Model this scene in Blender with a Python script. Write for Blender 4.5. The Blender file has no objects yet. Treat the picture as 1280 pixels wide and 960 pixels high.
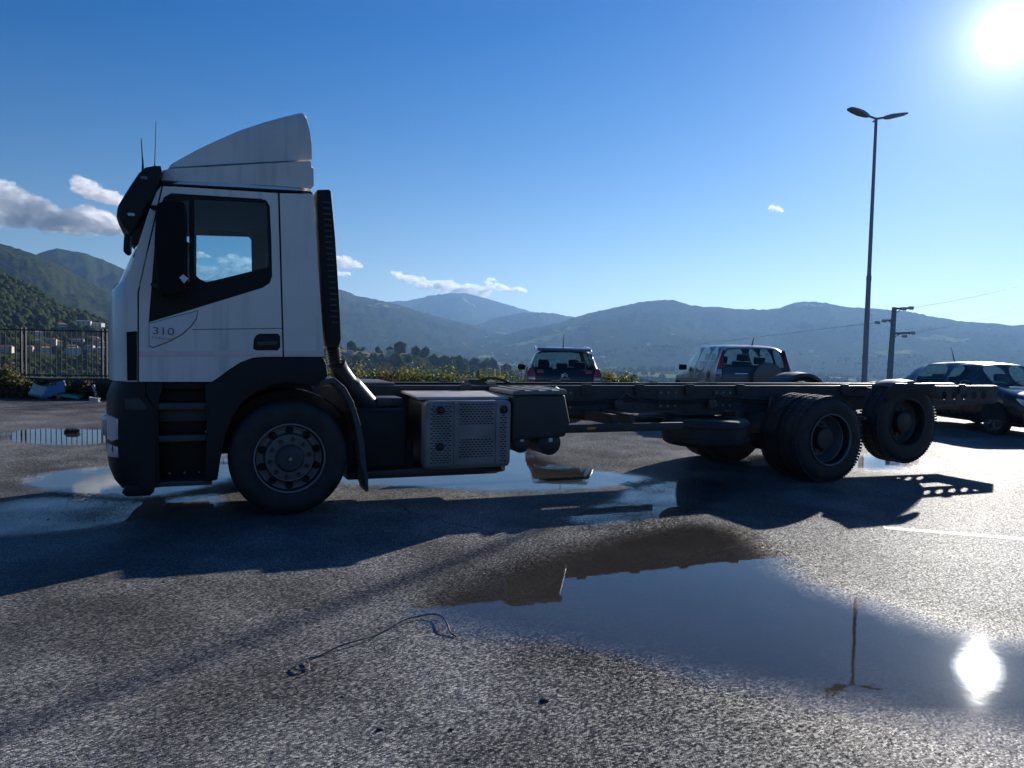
import bpy, bmesh, math, random
import numpy as np
from mathutils import Vector, Matrix
R = math.radians
rnd = random.Random(7)
scene = bpy.context.scene
COL = scene.collection

# ------------------------------------------------------------------ camera
FPX, PITCH, ROLL, CAMH = 961.0, R(2.7), R(1.15), 1.53
FW = Vector((0, math.cos(PITCH), -math.sin(PITCH)))
_up = Vector((0, math.sin(PITCH), math.cos(PITCH)))
_rt = Vector((1, 0, 0))
RT = _rt * math.cos(ROLL) + _up * math.sin(ROLL)
UP = _up * math.cos(ROLL) - _rt * math.sin(ROLL)
CAM = Vector((0, 0, CAMH))
cd = bpy.data.cameras.new('camera')
cam = bpy.data.objects.new('camera', cd)
COL.objects.link(cam)
cd.sensor_width = 36.0
cd.lens = FPX / 1280.0 * 36.0
cd.clip_start = 0.05
cd.clip_end = 80000
m = Matrix.Identity(4)
for i in range(3):
    m[i][0], m[i][1], m[i][2], m[i][3] = RT[i], UP[i], -FW[i], CAM[i]
cam.matrix_world = m
scene.camera = cam

# ------------------------------------------------------------------ world, sun, exposure
SUN_EL, SUN_AZ = R(19.3), R(32.0)            # azimuth from +Y towards +X
SUN = Vector((math.sin(SUN_AZ) * math.cos(SUN_EL), math.cos(SUN_AZ) * math.cos(SUN_EL), math.sin(SUN_EL)))
world = bpy.data.worlds.new('World')
scene.world = world
world.use_nodes = True
wn, wl = world.node_tree.nodes, world.node_tree.links
wn.clear()
sky = wn.new('ShaderNodeTexSky')
sky.sky_type = 'NISHITA'
sky.sun_disc = False
sky.sun_elevation = SUN_EL
sky.sun_rotation = SUN_AZ
sky.air_density = 1.0
sky.dust_density = 0.1
sky.ozone_density = 2.6
sky.altitude = 400
hsv = wn.new('ShaderNodeHueSaturation')
hsv.inputs['Saturation'].default_value = 1.45
hsv.inputs['Value'].default_value = 1.0
wl.new(sky.outputs[0], hsv.inputs['Color'])
tint = wn.new('ShaderNodeMix'); tint.data_type = 'RGBA'; tint.blend_type = 'MULTIPLY'; tint.inputs[0].default_value = 1.0
# the sky pales towards the horizon all round
wtc = wn.new('ShaderNodeTexCoord'); wsep = wn.new('ShaderNodeSeparateXYZ'); wl.new(wtc.outputs['Generated'], wsep.inputs[0])
wel = wn.new('ShaderNodeMapRange'); wel.inputs['From Min'].default_value = .02; wel.inputs['From Max'].default_value = .42
wl.new(wsep.outputs['Z'], wel.inputs['Value'])
wsat = wn.new('ShaderNodeMapRange'); wsat.inputs['To Min'].default_value = 1.06; wsat.inputs['To Max'].default_value = 1.55
wl.new(wel.outputs[0], wsat.inputs['Value']); wl.new(wsat.outputs[0], hsv.inputs['Saturation'])
wtint = wn.new('ShaderNodeMix'); wtint.data_type = 'RGBA'
wtint.inputs[6].default_value = (.86, .86, .97, 1); wtint.inputs[7].default_value = (.56, .83, 1.12, 1)
wl.new(wel.outputs[0], wtint.inputs[0]); wl.new(wtint.outputs[2], tint.inputs[7])
wl.new(hsv.outputs[0], tint.inputs[6])
bg = wn.new('ShaderNodeBackground')
bg.inputs['Strength'].default_value = 0.058
wl.new(tint.outputs[2], bg.inputs['Color'])
# the glare of the visible sun and its aureole: a function of the angle from the sun only
tc = wn.new('ShaderNodeTexCoord')
dot = wn.new('ShaderNodeVectorMath'); dot.operation = 'DOT_PRODUCT'
dot.inputs[1].default_value = SUN
nrm = wn.new('ShaderNodeVectorMath'); nrm.operation = 'NORMALIZE'
wl.new(tc.outputs['Generated'], nrm.inputs[0])
wl.new(nrm.outputs[0], dot.inputs[0])
ac = wn.new('ShaderNodeMath'); ac.operation = 'ARCCOSINE'
wl.new(dot.outputs['Value'], ac.inputs[0])
def wmath(op, a, b=None, clamp=False):
    n_ = wn.new('ShaderNodeMath'); n_.operation = op; n_.use_clamp = clamp
    for k, v in enumerate((a, b)):
        if v is None: continue
        if isinstance(v, (int, float)): n_.inputs[k].default_value = v
        else: wl.new(v, n_.inputs[k])
    return n_.outputs[0]
deg = wmath('MULTIPLY', ac.outputs[0], 180 / math.pi)
aur = wmath('MULTIPLY', wmath('POWER', wmath('ADD', deg, .35), -1.12), 1.0)          # aerosol aureole
aur = wmath('MULTIPLY', aur, wmath('SUBTRACT', 1.0, wmath('DIVIDE', deg, 80.0), True))
disc = wmath('MULTIPLY', wmath('POWER', wmath('SUBTRACT', 1.0, wmath('DIVIDE', deg, 1.6), True), 1.5), 24.0)
bloom = wmath('MULTIPLY', wmath('POWER', 2.718, wmath('DIVIDE', deg, -1.5)), .55)
glare = wmath('ADD', wmath('ADD', aur, disc), bloom)
bg2 = wn.new('ShaderNodeBackground')
bg2.inputs['Color'].default_value = (.93, .97, 1.0, 1)
wl.new(glare, bg2.inputs['Strength'])
add = wn.new('ShaderNodeAddShader')
wl.new(bg.outputs[0], add.inputs[0]); wl.new(bg2.outputs[0], add.inputs[1])
wout = wn.new('ShaderNodeOutputWorld')
wl.new(add.outputs[0], wout.inputs['Surface'])

sd = bpy.data.lights.new('sun', 'SUN')
sd.energy = 5.0
sd.angle = R(0.53)
sd.color = (1.0, 0.955, 0.89)
so = bpy.data.objects.new('sun', sd)
so.rotation_euler = (-SUN).to_track_quat('-Z', 'Y').to_euler()
so.location = (30, 50, 40)
COL.objects.link(so)
vs = scene.view_settings
scene.display_settings.display_device = 'sRGB'
vs.view_transform = 'Standard'
vs.look = 'None'
vs.exposure = 0.6
vs.gamma = 1.0
vs.use_curve_mapping = False
cy = scene.cycles
cy.use_denoising = True
cy.max_bounces = 8
cy.transparent_max_bounces = 64
cy.volume_bounces = 0
cy.sample_clamp_indirect = 4.0
cy.caustics_reflective = False
cy.caustics_refractive = False

# ------------------------------------------------------------------ pixel helpers (1280 x 960 photograph)
def ray(px, py):
    return (FW * FPX + RT * (px - 640) - UP * (py - 480)).normalized()
def ground(px, py, h=0.0):
    d = ray(px, py)
    return CAM + d * ((h - CAMH) / d.z)
def at_dist(px, py, dist):
    d = ray(px, py)
    return CAM + d * (dist / math.hypot(d.x, d.y))

# ------------------------------------------------------------------ materials
MATS = {}
def nodes_of(name):
    mt = bpy.data.materials.new(name)
    mt.use_nodes = True
    nt = mt.node_tree
    nt.nodes.clear()
    out = nt.nodes.new('ShaderNodeOutputMaterial')
    return mt, nt, out
def mat(name, col, rough=0.5, metal=0.0, var=0.15, scale=6.0, bump=0.0, bscale=80.0, dust=0.0, dustcol=(.16, .15, .13), coat=0.0, spec=0.5, rvar=0.15, streak=0.0):
    """Principled paint / metal / rubber with uneven tone, grime and fine relief."""
    mt, nt, out = nodes_of(name)
    N, L = nt.nodes, nt.links
    p = N.new('ShaderNodeBsdfPrincipled')
    tcn = N.new('ShaderNodeTexCoord')
    n1 = N.new('ShaderNodeTexNoise'); n1.inputs['Scale'].default_value = scale; n1.inputs['Detail'].default_value = 6
    L.new(tcn.outputs['Object'], n1.inputs['Vector'])
    mx = N.new('ShaderNodeMix'); mx.data_type = 'RGBA'
    lo = tuple(c * (1 - var) for c in col); hi = tuple(min(1, c * (1 + var)) for c in col)
    mx.inputs[6].default_value = (*lo, 1); mx.inputs[7].default_value = (*hi, 1)
    L.new(n1.outputs['Fac'], mx.inputs[0])
    last = mx.outputs[2]
    if dust > 0:
        n2 = N.new('ShaderNodeTexNoise'); n2.inputs['Scale'].default_value = scale * 0.6; n2.inputs['Detail'].default_value = 8
        L.new(tcn.outputs['Object'], n2.inputs['Vector'])
        r2 = N.new('ShaderNodeMapRange'); r2.inputs['From Min'].default_value = .4; r2.inputs['From Max'].default_value = .75
        r2.inputs['To Max'].default_value = dust
        L.new(n2.outputs['Fac'], r2.inputs['Value'])
        m2 = N.new('ShaderNodeMix'); m2.data_type = 'RGBA'
        m2.inputs[7].default_value = (*dustcol, 1)
        L.new(r2.outputs[0], m2.inputs[0]); L.new(last, m2.inputs[6])
        last = m2.outputs[2]
    if streak > 0:
        mp = N.new('ShaderNodeMapping'); mp.inputs['Scale'].default_value = (14, 14, .9)
        L.new(tcn.outputs['Object'], mp.inputs['Vector'])
        n4 = N.new('ShaderNodeTexNoise'); n4.inputs['Scale'].default_value = 1.0; n4.inputs['Detail'].default_value = 7
        L.new(mp.outputs[0], n4.inputs['Vector'])
        r4 = N.new('ShaderNodeMapRange'); r4.inputs['From Min'].default_value = .52; r4.inputs['From Max'].default_value = .78; r4.inputs['To Max'].default_value = streak
        L.new(n4.outputs['Fac'], r4.inputs['Value'])
        m4 = N.new('ShaderNodeMix'); m4.data_type = 'RGBA'; m4.inputs[7].default_value = (.26, .23, .19, 1)
        L.new(r4.outputs[0], m4.inputs[0]); L.new(last, m4.inputs[6]); last = m4.outputs[2]
    L.new(last, p.inputs['Base Color'])
    rr = N.new('ShaderNodeMapRange'); rr.inputs['To Min'].default_value = max(.02, rough - rvar); rr.inputs['To Max'].default_value = min(1, rough + rvar)
    L.new(n1.outputs['Fac'], rr.inputs['Value'])
    L.new(rr.outputs[0], p.inputs['Roughness'])
    p.inputs['Metallic'].default_value = metal
    p.inputs['Coat Weight'].default_value = coat
    p.inputs['Coat Roughness'].default_value = 0.08
    p.inputs['Specular IOR Level'].default_value = spec
    if bump > 0:
        n3 = N.new('ShaderNodeTexNoise'); n3.inputs['Scale'].default_value = bscale; n3.inputs['Detail'].default_value = 4
        L.new(tcn.outputs['Object'], n3.inputs['Vector'])
        b = N.new('ShaderNodeBump'); b.inputs['Strength'].default_value = bump; b.inputs['Distance'].default_value = 0.01
        L.new(n3.outputs['Fac'], b.inputs['Height']); L.new(b.outputs[0], p.inputs['Normal'])
    L.new(p.outputs[0], out.inputs['Surface'])
    MATS[name] = mt
    return mt
def schlick(nt, f0, normal=None):
    N, L = nt.nodes, nt.links
    g = N.new('ShaderNodeNewGeometry')
    d = N.new('ShaderNodeVectorMath'); d.operation = 'DOT_PRODUCT'
    L.new(g.outputs['Incoming'], d.inputs[0]); L.new(normal or g.outputs['Normal'], d.inputs[1])
    a = N.new('ShaderNodeMath'); a.operation = 'ABSOLUTE'; L.new(d.outputs['Value'], a.inputs[0])
    b = N.new('ShaderNodeMath'); b.operation = 'SUBTRACT'; b.inputs[0].default_value = 1; b.use_clamp = True; L.new(a.outputs[0], b.inputs[1])
    c = N.new('ShaderNodeMath'); c.operation = 'POWER'; c.inputs[1].default_value = 5; L.new(b.outputs[0], c.inputs[0])
    e = N.new('ShaderNodeMath'); e.operation = 'MULTIPLY_ADD'; e.inputs[1].default_value = 1 - f0; e.inputs[2].default_value = f0; L.new(c.outputs[0], e.inputs[0])
    return e.outputs[0]
def glass(name, tint, ior=1.5, rough=0.0):
    mt, nt, out = nodes_of(name)
    N, L = nt.nodes, nt.links
    t = N.new('ShaderNodeBsdfTransparent'); t.inputs[0].default_value = (*tint, 1)
    g = N.new('ShaderNodeBsdfGlossy'); g.inputs['Roughness'].default_value = rough
    mx = N.new('ShaderNodeMixShader')
    L.new(schlick(nt, .05), mx.inputs[0]); L.new(t.outputs[0], mx.inputs[1]); L.new(g.outputs[0], mx.inputs[2])
    L.new(mx.outputs[0], out.inputs['Surface'])
    MATS[name] = mt
    return mt

mat('cab_white', (.84, .78, .71), .32, var=.05, scale=2.5, dust=.25, dustcol=(.48, .46, .42), coat=.4, streak=.35)
mat('fairing_white', (.82, .75, .66), .42, var=.06, scale=3, dust=.30, dustcol=(.38, .36, .33), streak=.4)
mat('plastic_black', (.012, .013, .015), .45, var=.25, scale=8, dust=.3, dustcol=(.035, .034, .032), bump=.15, bscale=250, spec=.25)
mat('plastic_dark', (.04, .042, .046), .55, var=.25, scale=7, dust=.5, dustcol=(.10, .095, .09), bump=.12, bscale=200)
mat('gap_black', (.008, .008, .009), .8, var=.1)
mat('rubber', (.014, .014, .015), .65, var=.25, scale=9, dust=.6, dustcol=(.045, .042, .038), bump=.2, bscale=120)
mat('mirror_black', (.006, .006, .007), .5, var=.2, spec=.15)
mat('rubber_seal', (.008, .008, .009), .45, var=.1, spec=.25)
mat('steel_rim', (.13, .135, .145), .42, metal=.4, var=.2, scale=12, dust=.6, dustcol=(.11, .09, .075), bump=.1)
mat('steel_dark', (.06, .058, .056), .5, metal=.5, var=.3, scale=14, dust=.7, dustcol=(.10, .07, .05), bump=.2)
mat('chassis_paint', (.030, .031, .033), .52, var=.3, scale=5, dust=.75, dustcol=(.062, .056, .05), bump=.12, bscale=90)
mat('chassis_top', (.07, .07, .07), .4, var=.25, scale=5, dust=.7, dustcol=(.16, .15, .135), bump=.12)
mat('lid_sunlit_grey', (.20, .19, .175), .55, var=.15, scale=6, dust=.6, dustcol=(.26, .24, .21), bump=.1)  # grey lid; its paler tan tone stands for sunlight on the top
mat('aluminium', (.46, .43, .39), .5, metal=.25, var=.15, scale=6, dust=.75, dustcol=(.20, .18, .16), bump=.15, bscale=60)
mat('steel_shield', (.29, .28, .265), .52, metal=.3, var=.25, scale=5, dust=.8, dustcol=(.13, .12, .105), bump=.1)
mat('slot_black', (.006, .006, .006), .9, var=.1)
mat('reflective_tape', (.82, .62, .56), .35, var=.12, scale=20)
mat('badge_panel', (.80, .75, .72), .35, var=.08, scale=10, dust=.3, dustcol=(.5, .45, .4))
mat('badge_grey', (.16, .17, .18), .35, metal=.4, var=.1)
mat('interior_dark', (.018, .019, .021), .75, var=.2)
mat('interior_grey', (.05, .052, .056), .8, var=.2)
mat('seat_cloth', (.028, .029, .033), .9, var=.3, scale=20)
mat('hose_rubber', (.03, .031, .034), .38, var=.2, dust=.35, dustcol=(.09, .088, .083))
mat('lamp_clear', (.55, .57, .6), .12, metal=.3, var=.2, scale=30)
mat('lamp_red', (.42, .012, .014), .16, var=.2, scale=40, coat=.8)
mat('lamp_orange', (.7, .22, .02), .2, var=.1, coat=.5)
mat('chrome', (.75, .76, .78), .14, metal=1.0, var=.05)
mat('car_navy', (.008, .009, .012), .3, var=.15, coat=.35, dust=.12, dustcol=(.06, .06, .06))
mat('car_silver', (.095, .096, .10), .36, metal=.35, var=.08, coat=.3, dust=.15, dustcol=(.25, .24, .22))
mat('car_grey', (.016, .018, .022), .28, metal=.3, var=.1, coat=.45, dust=.12, dustcol=(.12, .12, .12))
mat('plate_white', (.75, .76, .75), .4, var=.03)
mat('galvanised', (.30, .31, .32), .55, metal=.15, var=.2, scale=3, bump=.05)
mat('fence_iron', (.010, .012, .016), .7, var=.3, dust=.2)
mat('concrete', (.06, .058, .05), .9, var=.3, scale=3, dust=.5, dustcol=(.12, .11, .09), bump=.5, bscale=25)
mat('insulator', (.62, .68, .70), .1, var=.1, coat=1.0)
mat('wire_green', (.012, .02, .018), .35, var=.3, coat=.3)
mat('cable_grey', (.10, .10, .105), .5, var=.1)
mat('bark', (.07, .052, .036), .9, var=.4, scale=15, bump=.4)
mat('litter_board', (.52, .50, .47), .7, var=.2, scale=4, dust=.5, dustcol=(.3, .27, .22))
mat('litter_bag', (.05, .33, .24), .45, var=.25, scale=15)
mat('litter_blue', (.14, .20, .30), .5, var=.25, scale=8)
mat('litter_yellow', (.50, .40, .14), .6, var=.2)
mat('house_white', (.50, .47, .43), .85, var=.08)
mat('house_cream', (.55, .47, .36), .85, var=.08)
mat('house_pink', (.50, .36, .29), .85, var=.08)
mat('roof_tile', (.30, .14, .085), .85, var=.25)
mat('roof_grey', (.22, .20, .19), .85, var=.25)
mat('window_dark', (.02, .025, .03), .2, var=.1)
mat('stone_dark', (.03, .029, .028), .8, var=.3, bump=.4)
glass('truck_glass', (.62, .80, .86))
glass('windscreen_glass', (.55, .75, .78))
glass('car_glass', (.52, .64, .64))

def leaf_mat(name, c1, c2, trans=.45, spec=.3):
    mt, nt, out = nodes_of(name)
    N, L = nt.nodes, nt.links
    geo = N.new('ShaderNodeNewGeometry')
    mx = N.new('ShaderNodeMix'); mx.data_type = 'RGBA'
    mx.inputs[6].default_value = (*c1, 1); mx.inputs[7].default_value = (*c2, 1)
    L.new(geo.outputs['Random Per Island'], mx.inputs[0])
    d = N.new('ShaderNodeBsdfPrincipled'); d.inputs['Roughness'].default_value = .5
    d.inputs['Specular IOR Level'].default_value = spec
    t = N.new('ShaderNodeBsdfTranslucent')
    L.new(mx.outputs[2], d.inputs['Base Color']); L.new(mx.outputs[2], t.inputs[0])
    ms = N.new('ShaderNodeMixShader'); ms.inputs[0].default_value = trans
    L.new(d.outputs[0], ms.inputs[1]); L.new(t.outputs[0], ms.inputs[2])
    L.new(ms.outputs[0], out.inputs['Surface'])
    MATS[name] = mt
leaf_mat('leaf_green', (.05, .075, .018), (.14, .16, .04))
leaf_mat('leaf_yellow', (.12, .13, .03), (.26, .24, .06))
leaf_mat('leaf_brown', (.09, .06, .03), (.20, .13, .06))
leaf_mat('leaf_dry', (.14, .11, .06), (.28, .22, .12))
leaf_mat('leaf_dark', (.02, .035, .012), (.06, .085, .025))
leaf_mat('forest', (.020, .032, .013), (.050, .060, .024), .1, 0)
leaf_mat('forest_mixed', (.045, .060, .024), (.12, .12, .05), .15, 0)

# ------------------------------------------------------------------ mesh helpers
def link(name, me, m_, parent=None):
    o = bpy.data.objects.new(name, me)
    COL.objects.link(o)
    if m_: me.materials.append(MATS[m_] if isinstance(m_, str) else m_)
    if parent: o.parent = parent
    return o
def finish(bm, name, m_, parent=None, smooth=40, bevel=0, seg=2, recalc=True):
    if recalc: bmesh.ops.recalc_face_normals(bm, faces=bm.faces[:])
    if bevel > 0:
        es = [e for e in bm.edges if len(e.link_faces) == 2 and e.calc_face_angle(0) > R(28)]
        bmesh.ops.bevel(bm, geom=es, offset=bevel, segments=seg, profile=.6, affect='EDGES', clamp_overlap=True)
    me = bpy.data.meshes.new(name)
    bm.to_mesh(me); bm.free()
    if smooth:
        me.polygons.foreach_set('use_smooth', [True] * len(me.polygons))
        me.set_sharp_from_angle(angle=R(smooth))
    return link(name, me, m_, parent)
def box_bm(bm, x0, x1, y0, y1, z0, z1, mtx=None):
    vs_ = [bm.verts.new((x, y, z)) for x in (x0, x1) for y in (y0, y1) for z in (z0, z1)]
    if mtx is not None:
        for v in vs_: v.co = mtx @ v.co
    for f in ((0, 1, 3, 2), (4, 6, 7, 5), (0, 4, 5, 1), (2, 3, 7, 6), (0, 2, 6, 4), (1, 5, 7, 3)):
        bm.faces.new([vs_[i] for i in f])
def box(name, x0, x1, y0, y1, z0, z1, m_, parent=None, bevel=.006, seg=2, mtx=None):
    bm = bmesh.new(); box_bm(bm, x0, x1, y0, y1, z0, z1, mtx)
    return finish(bm, name, m_, parent, bevel=bevel, seg=seg)
def prism(name, poly, y0, y1, m_, parent=None, bevel=.006, seg=2, smooth=40):
    """poly: (x, z) outline, extruded from y0 to y1"""
    bm = bmesh.new()
    a = [bm.verts.new((x, y0, z)) for x, z in poly]
    b = [bm.verts.new((x, y1, z)) for x, z in poly]
    n = len(poly)
    bm.faces.new(a); bm.faces.new(b[::-1])
    for i in range(n):
        bm.faces.new([a[i], b[i], b[(i + 1) % n], a[(i + 1) % n]])
    return finish(bm, name, m_, parent, bevel=bevel, seg=seg, smooth=smooth)
def holed(name, outer, holes, y0, y1, m_, parent=None, smooth=35):
    """flat plate with holes, outline and holes in (x, z), thickness y0..y1"""
    bm = bmesh.new()
    for lp in [outer] + holes:
        vs_ = [bm.verts.new((x, y0, z)) for x, z in lp]
        for i in range(len(vs_)): bm.edges.new((vs_[i], vs_[(i + 1) % len(vs_)]))
    bmesh.ops.triangle_fill(bm, use_beauty=True, use_dissolve=False, edges=bm.edges[:], normal=(0, -1, 0))
    bmesh.ops.dissolve_limit(bm, angle_limit=R(1), verts=bm.verts[:], edges=bm.edges[:])
    r = bmesh.ops.extrude_face_region(bm, geom=bm.faces[:])
    for v in r['geom']:
        if isinstance(v, bmesh.types.BMVert): v.co.y = y1
    return finish(bm, name, m_, parent, smooth=smooth)
def tube_bm(bm, path, rad, n=10, cap=True, flat=None):
    path = [Vector(p) for p in path]
    rads = rad if isinstance(rad, (list, tuple)) else [rad] * len(path)
    rings = []
    prev = None
    for i, p in enumerate(path):
        t = (path[min(i + 1, len(path) - 1)] - path[max(i - 1, 0)]).normalized()
        if prev is None:
            u = t.orthogonal().normalized()
        else:
            u = (prev - t * prev.dot(t)).normalized()
        prev = u
        w = t.cross(u)
        ring = []
        for k in range(n):
            a = 2 * math.pi * k / n
            ring.append(bm.verts.new(p + (u * math.cos(a) + w * math.sin(a)) * rads[i]))
        rings.append(ring)
    for i in range(len(rings) - 1):
        for k in range(n):
            bm.faces.new([rings[i][k], rings[i][(k + 1) % n], rings[i + 1][(k + 1) % n], rings[i + 1][k]])
    if cap:
        bm.faces.new(rings[0][::-1]); bm.faces.new(rings[-1])
def tube(name, path, rad, m_, parent=None, n=10, smooth=50):
    bm = bmesh.new(); tube_bm(bm, path, rad, n)
    return finish(bm, name, m_, parent, smooth=smooth)
def lathe_bm(bm, prof, cx=0, cy_=0, cz=0, axis='y', n=48, cap=True):
    """prof: (offset along axis, radius)"""
    rings = []
    for off, r_ in prof:
        ring = []
        for k in range(n):
            a = 2 * math.pi * k / n
            c, s = math.cos(a) * r_, math.sin(a) * r_
            if axis == 'y': co = (cx + c, cy_ + off, cz + s)
            elif axis == 'x': co = (cx + off, cy_ + c, cz + s)
            else: co = (cx + c, cy_ + s, cz + off)
            ring.append(bm.verts.new(co))
        rings.append(ring)
    for i in range(len(rings) - 1):
        for k in range(n):
            bm.faces.new([rings[i][k], rings[i][(k + 1) % n], rings[i + 1][(k + 1) % n], rings[i + 1][k]])
    if cap and prof[0][1] > 1e-4: bm.faces.new(rings[0])
    if cap and prof[-1][1] > 1e-4: bm.faces.new(rings[-1][::-1])
    bmesh.ops.remove_doubles(bm, verts=bm.verts[:], dist=1e-5)
def lathe(name, prof, m_, parent=None, cx=0, cy_=0, cz=0, axis='y', n=48, smooth=35):
    bm = bmesh.new(); lathe_bm(bm, prof, cx, cy_, cz, axis, n)
    return finish(bm, name, m_, parent, smooth=smooth)
def slab(name, pts, depth, m_, parent, bevel=.012):
    """pts: (x, y, z) outline of a lamp face; depth: vector to its back"""
    bm = bmesh.new(); d = Vector(depth)
    a = [bm.verts.new(p) for p in pts]; b = [bm.verts.new(Vector(p) + d) for p in pts]
    bm.faces.new(a); bm.faces.new(b[::-1])
    for i in range(len(a)): bm.faces.new([a[i], b[i], b[(i + 1) % len(a)], a[(i + 1) % len(a)]])
    return finish(bm, name, m_, parent, bevel=bevel)
def tag(o, label, cat, group=None, kind=None):
    o['label'] = label; o['category'] = cat
    if group: o['group'] = group
    if kind: o['kind'] = kind
    return o
def empty(name, loc, rz=0.0):
    o = bpy.data.objects.new(name, None)
    COL.objects.link(o)
    o.location = loc; o.rotation_euler = (0, 0, rz)
    o.empty_display_size = .2
    return o
def copy_tree(o, parent=None):
    c = o.copy(); COL.objects.link(c); c.parent = parent
    for ch in list(o.children): copy_tree(ch, c)
    return c
def text_mesh(name, s, size, m_, parent, loc, rot, extrude=.002, sx=1.0, shear=0.0):
    cu = bpy.data.curves.new(name, 'FONT')
    cu.body = s; cu.size = size; cu.extrude = extrude; cu.shear = shear
    tmp = bpy.data.objects.new('tmp', cu); COL.objects.link(tmp)
    dg = bpy.context.evaluated_depsgraph_get(); dg.update()
    me = bpy.data.meshes.new_from_object(tmp.evaluated_get(dg))
    bpy.data.objects.remove(tmp); bpy.data.curves.remove(cu)
    me.name = name
    me.materials.clear()
    o = link(name, me, m_, parent)
    o.location = loc; o.rotation_euler = rot; o.scale = (sx, 1, 1)
    return o

# value noise in numpy
def _hash(ix, iy, seed):
    h = (ix.astype(np.int64) * 374761393 + iy.astype(np.int64) * 668265263 + seed * 974634777) & 0xffffffff
    h = ((h ^ (h >> 13)) * 1274126177) & 0xffffffff
    return ((h ^ (h >> 16)) & 0xffff) / 65535.0
def vnoise(x, y, seed=0):
    x0, y0 = np.floor(x), np.floor(y)
    fx, fy = x - x0, y - y0
    fx = fx * fx * fx * (fx * (fx * 6 - 15) + 10); fy = fy * fy * fy * (fy * (fy * 6 - 15) + 10)
    a, b = _hash(x0, y0, seed), _hash(x0 + 1, y0, seed)
    c, d = _hash(x0, y0 + 1, seed), _hash(x0 + 1, y0 + 1, seed)
    return (a * (1 - fx) + b * fx) * (1 - fy) + (c * (1 - fx) + d * fx) * fy
def fbm(x, y, oct_=5, seed=0, ridge=False):
    s, a, t = 0, 1.0, 0
    for o_ in range(oct_):
        n_ = vnoise(x, y, seed + o_ * 17)
        if ridge: n_ = 1 - np.abs(2 * n_ - 1)
        s = s + n_ * a; t += a
        a *= .5; x = x * 2.03 + 11.3; y = y * 2.03 + 5.7
    return s / t
def smooth01(t):
    t = np.clip(t, 0, 1); return t * t * (3 - 2 * t)

# ------------------------------------------------------------------ the asphalt yard
def lot_edge(x):
    return 21.5 + np.where(np.asarray(x) < 0, .14, .24) * np.asarray(x)

# puddles: outlines as pixels of the photograph, laid on the flat yard. (outline, depth offset)
PUD = [
    ('wide clear puddle in front of the truck chassis mirroring the street lamp', [(538, 764), (560, 742), (620, 716), (700, 690), (780, 668), (860, 654), (915, 662), (958, 690), (985, 716), (1040, 742), (1105, 762), (1165, 782), (1230, 798), (1300, 806), (1400, 822), (1400, 925), (1290, 920), (1180, 908), (1080, 893), (980, 870), (880, 848), (780, 823), (690, 802), (620, 789), (570, 778)], .0),
    ('long puddle under the truck between front wheel and silencer', [(415, 592), (425, 570), (500, 556), (580, 548), (640, 555), (668, 572), (700, 582), (745, 590), (795, 598), (770, 606), (720, 611), (650, 613), (560, 610), (500, 607), (450, 604)], .0),
    ('puddle beside the front bumper and cab steps of the truck', [(42, 604), (60, 592), (100, 587), (170, 583), (240, 577), (292, 575), (300, 590), (262, 603), (225, 613), (180, 620), (130, 619), (80, 612)], .0),
    ('oval puddle near the iron fence mirroring its bars', [(15, 546), (28, 539), (80, 536.5), (135, 538.5), (170, 543), (165, 550), (135, 553), (90, 556.5), (45, 553)], .0),
    ('shallow water film in the shadow of the cab', [(-40, 640), (0, 629), (50, 624), (110, 625), (165, 630), (215, 626), (260, 620), (262, 630), (200, 643), (140, 652), (95, 660), (40, 664), (-40, 668)], -.35),
    ('small puddle behind the rear wheels', [(1072, 579), (1085, 571), (1110, 569.5), (1135, 573), (1140, 579), (1118, 585), (1085, 586)], .0),
    ('small puddle beyond the spare wheel', [(918, 577), (935, 570), (962, 569), (975, 575), (950, 580), (930, 580)], .0),
    ('shallow puddle in the shadow of the truck chassis', [(725, 652), (745, 636), (780, 628), (800, 612), (850, 604), (905, 606), (900, 622), (860, 640), (840, 655), (800, 660), (760, 658)], -.35),
    ('puddle in the yard beyond the chassis rails', [(770, 528), (792, 521), (830, 518), (852, 521), (850, 529), (820, 532), (790, 532)], .0),
]
def sdf(P, poly):
    """signed distance, positive inside; P (n,2)"""
    poly = np.asarray(poly)
    n = len(poly)
    dmin = np.full(len(P), 1e9); inside = np.zeros(len(P), bool)
    for i in range(n):
        a, b = poly[i], poly[(i + 1) % n]
        ab = b - a
        t = np.clip(((P - a) @ ab) / (ab @ ab), 0, 1)
        dd = np.hypot(*(P - a - t[:, None] * ab).T)
        dmin = np.minimum(dmin, dd)
        c = ((a[1] > P[:, 1]) != (b[1] > P[:, 1]))
        if abs(b[1] - a[1]) > 1e-9:
            inside ^= c & (P[:, 0] < (b[0] - a[0]) * (P[:, 1] - a[1]) / (b[1] - a[1]) + a[0])
    return np.where(inside, dmin, -dmin)
def smooth_loop(pts, k=5):
    pts = [Vector((p[0], p[1])) for p in pts]; n = len(pts); out = []
    for i in range(n):
        p0, p1, p2, p3 = pts[i - 1], pts[i], pts[(i + 1) % n], pts[(i + 2) % n]
        for j in range(k):
            t = j / k
            out.append(.5 * ((2 * p1) + (p2 - p0) * t + (2 * p0 - 5 * p1 + 4 * p2 - p3) * t * t + (3 * p1 - p0 - 3 * p2 + p3) * t ** 3))
    return np.array([(v.x, v.y) for v in out])
PUDW = []
for lab, px, off in PUD:
    loop = smooth_loop([ground(*q) for q in px])
    PUDW.append((lab, loop, off))

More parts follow.
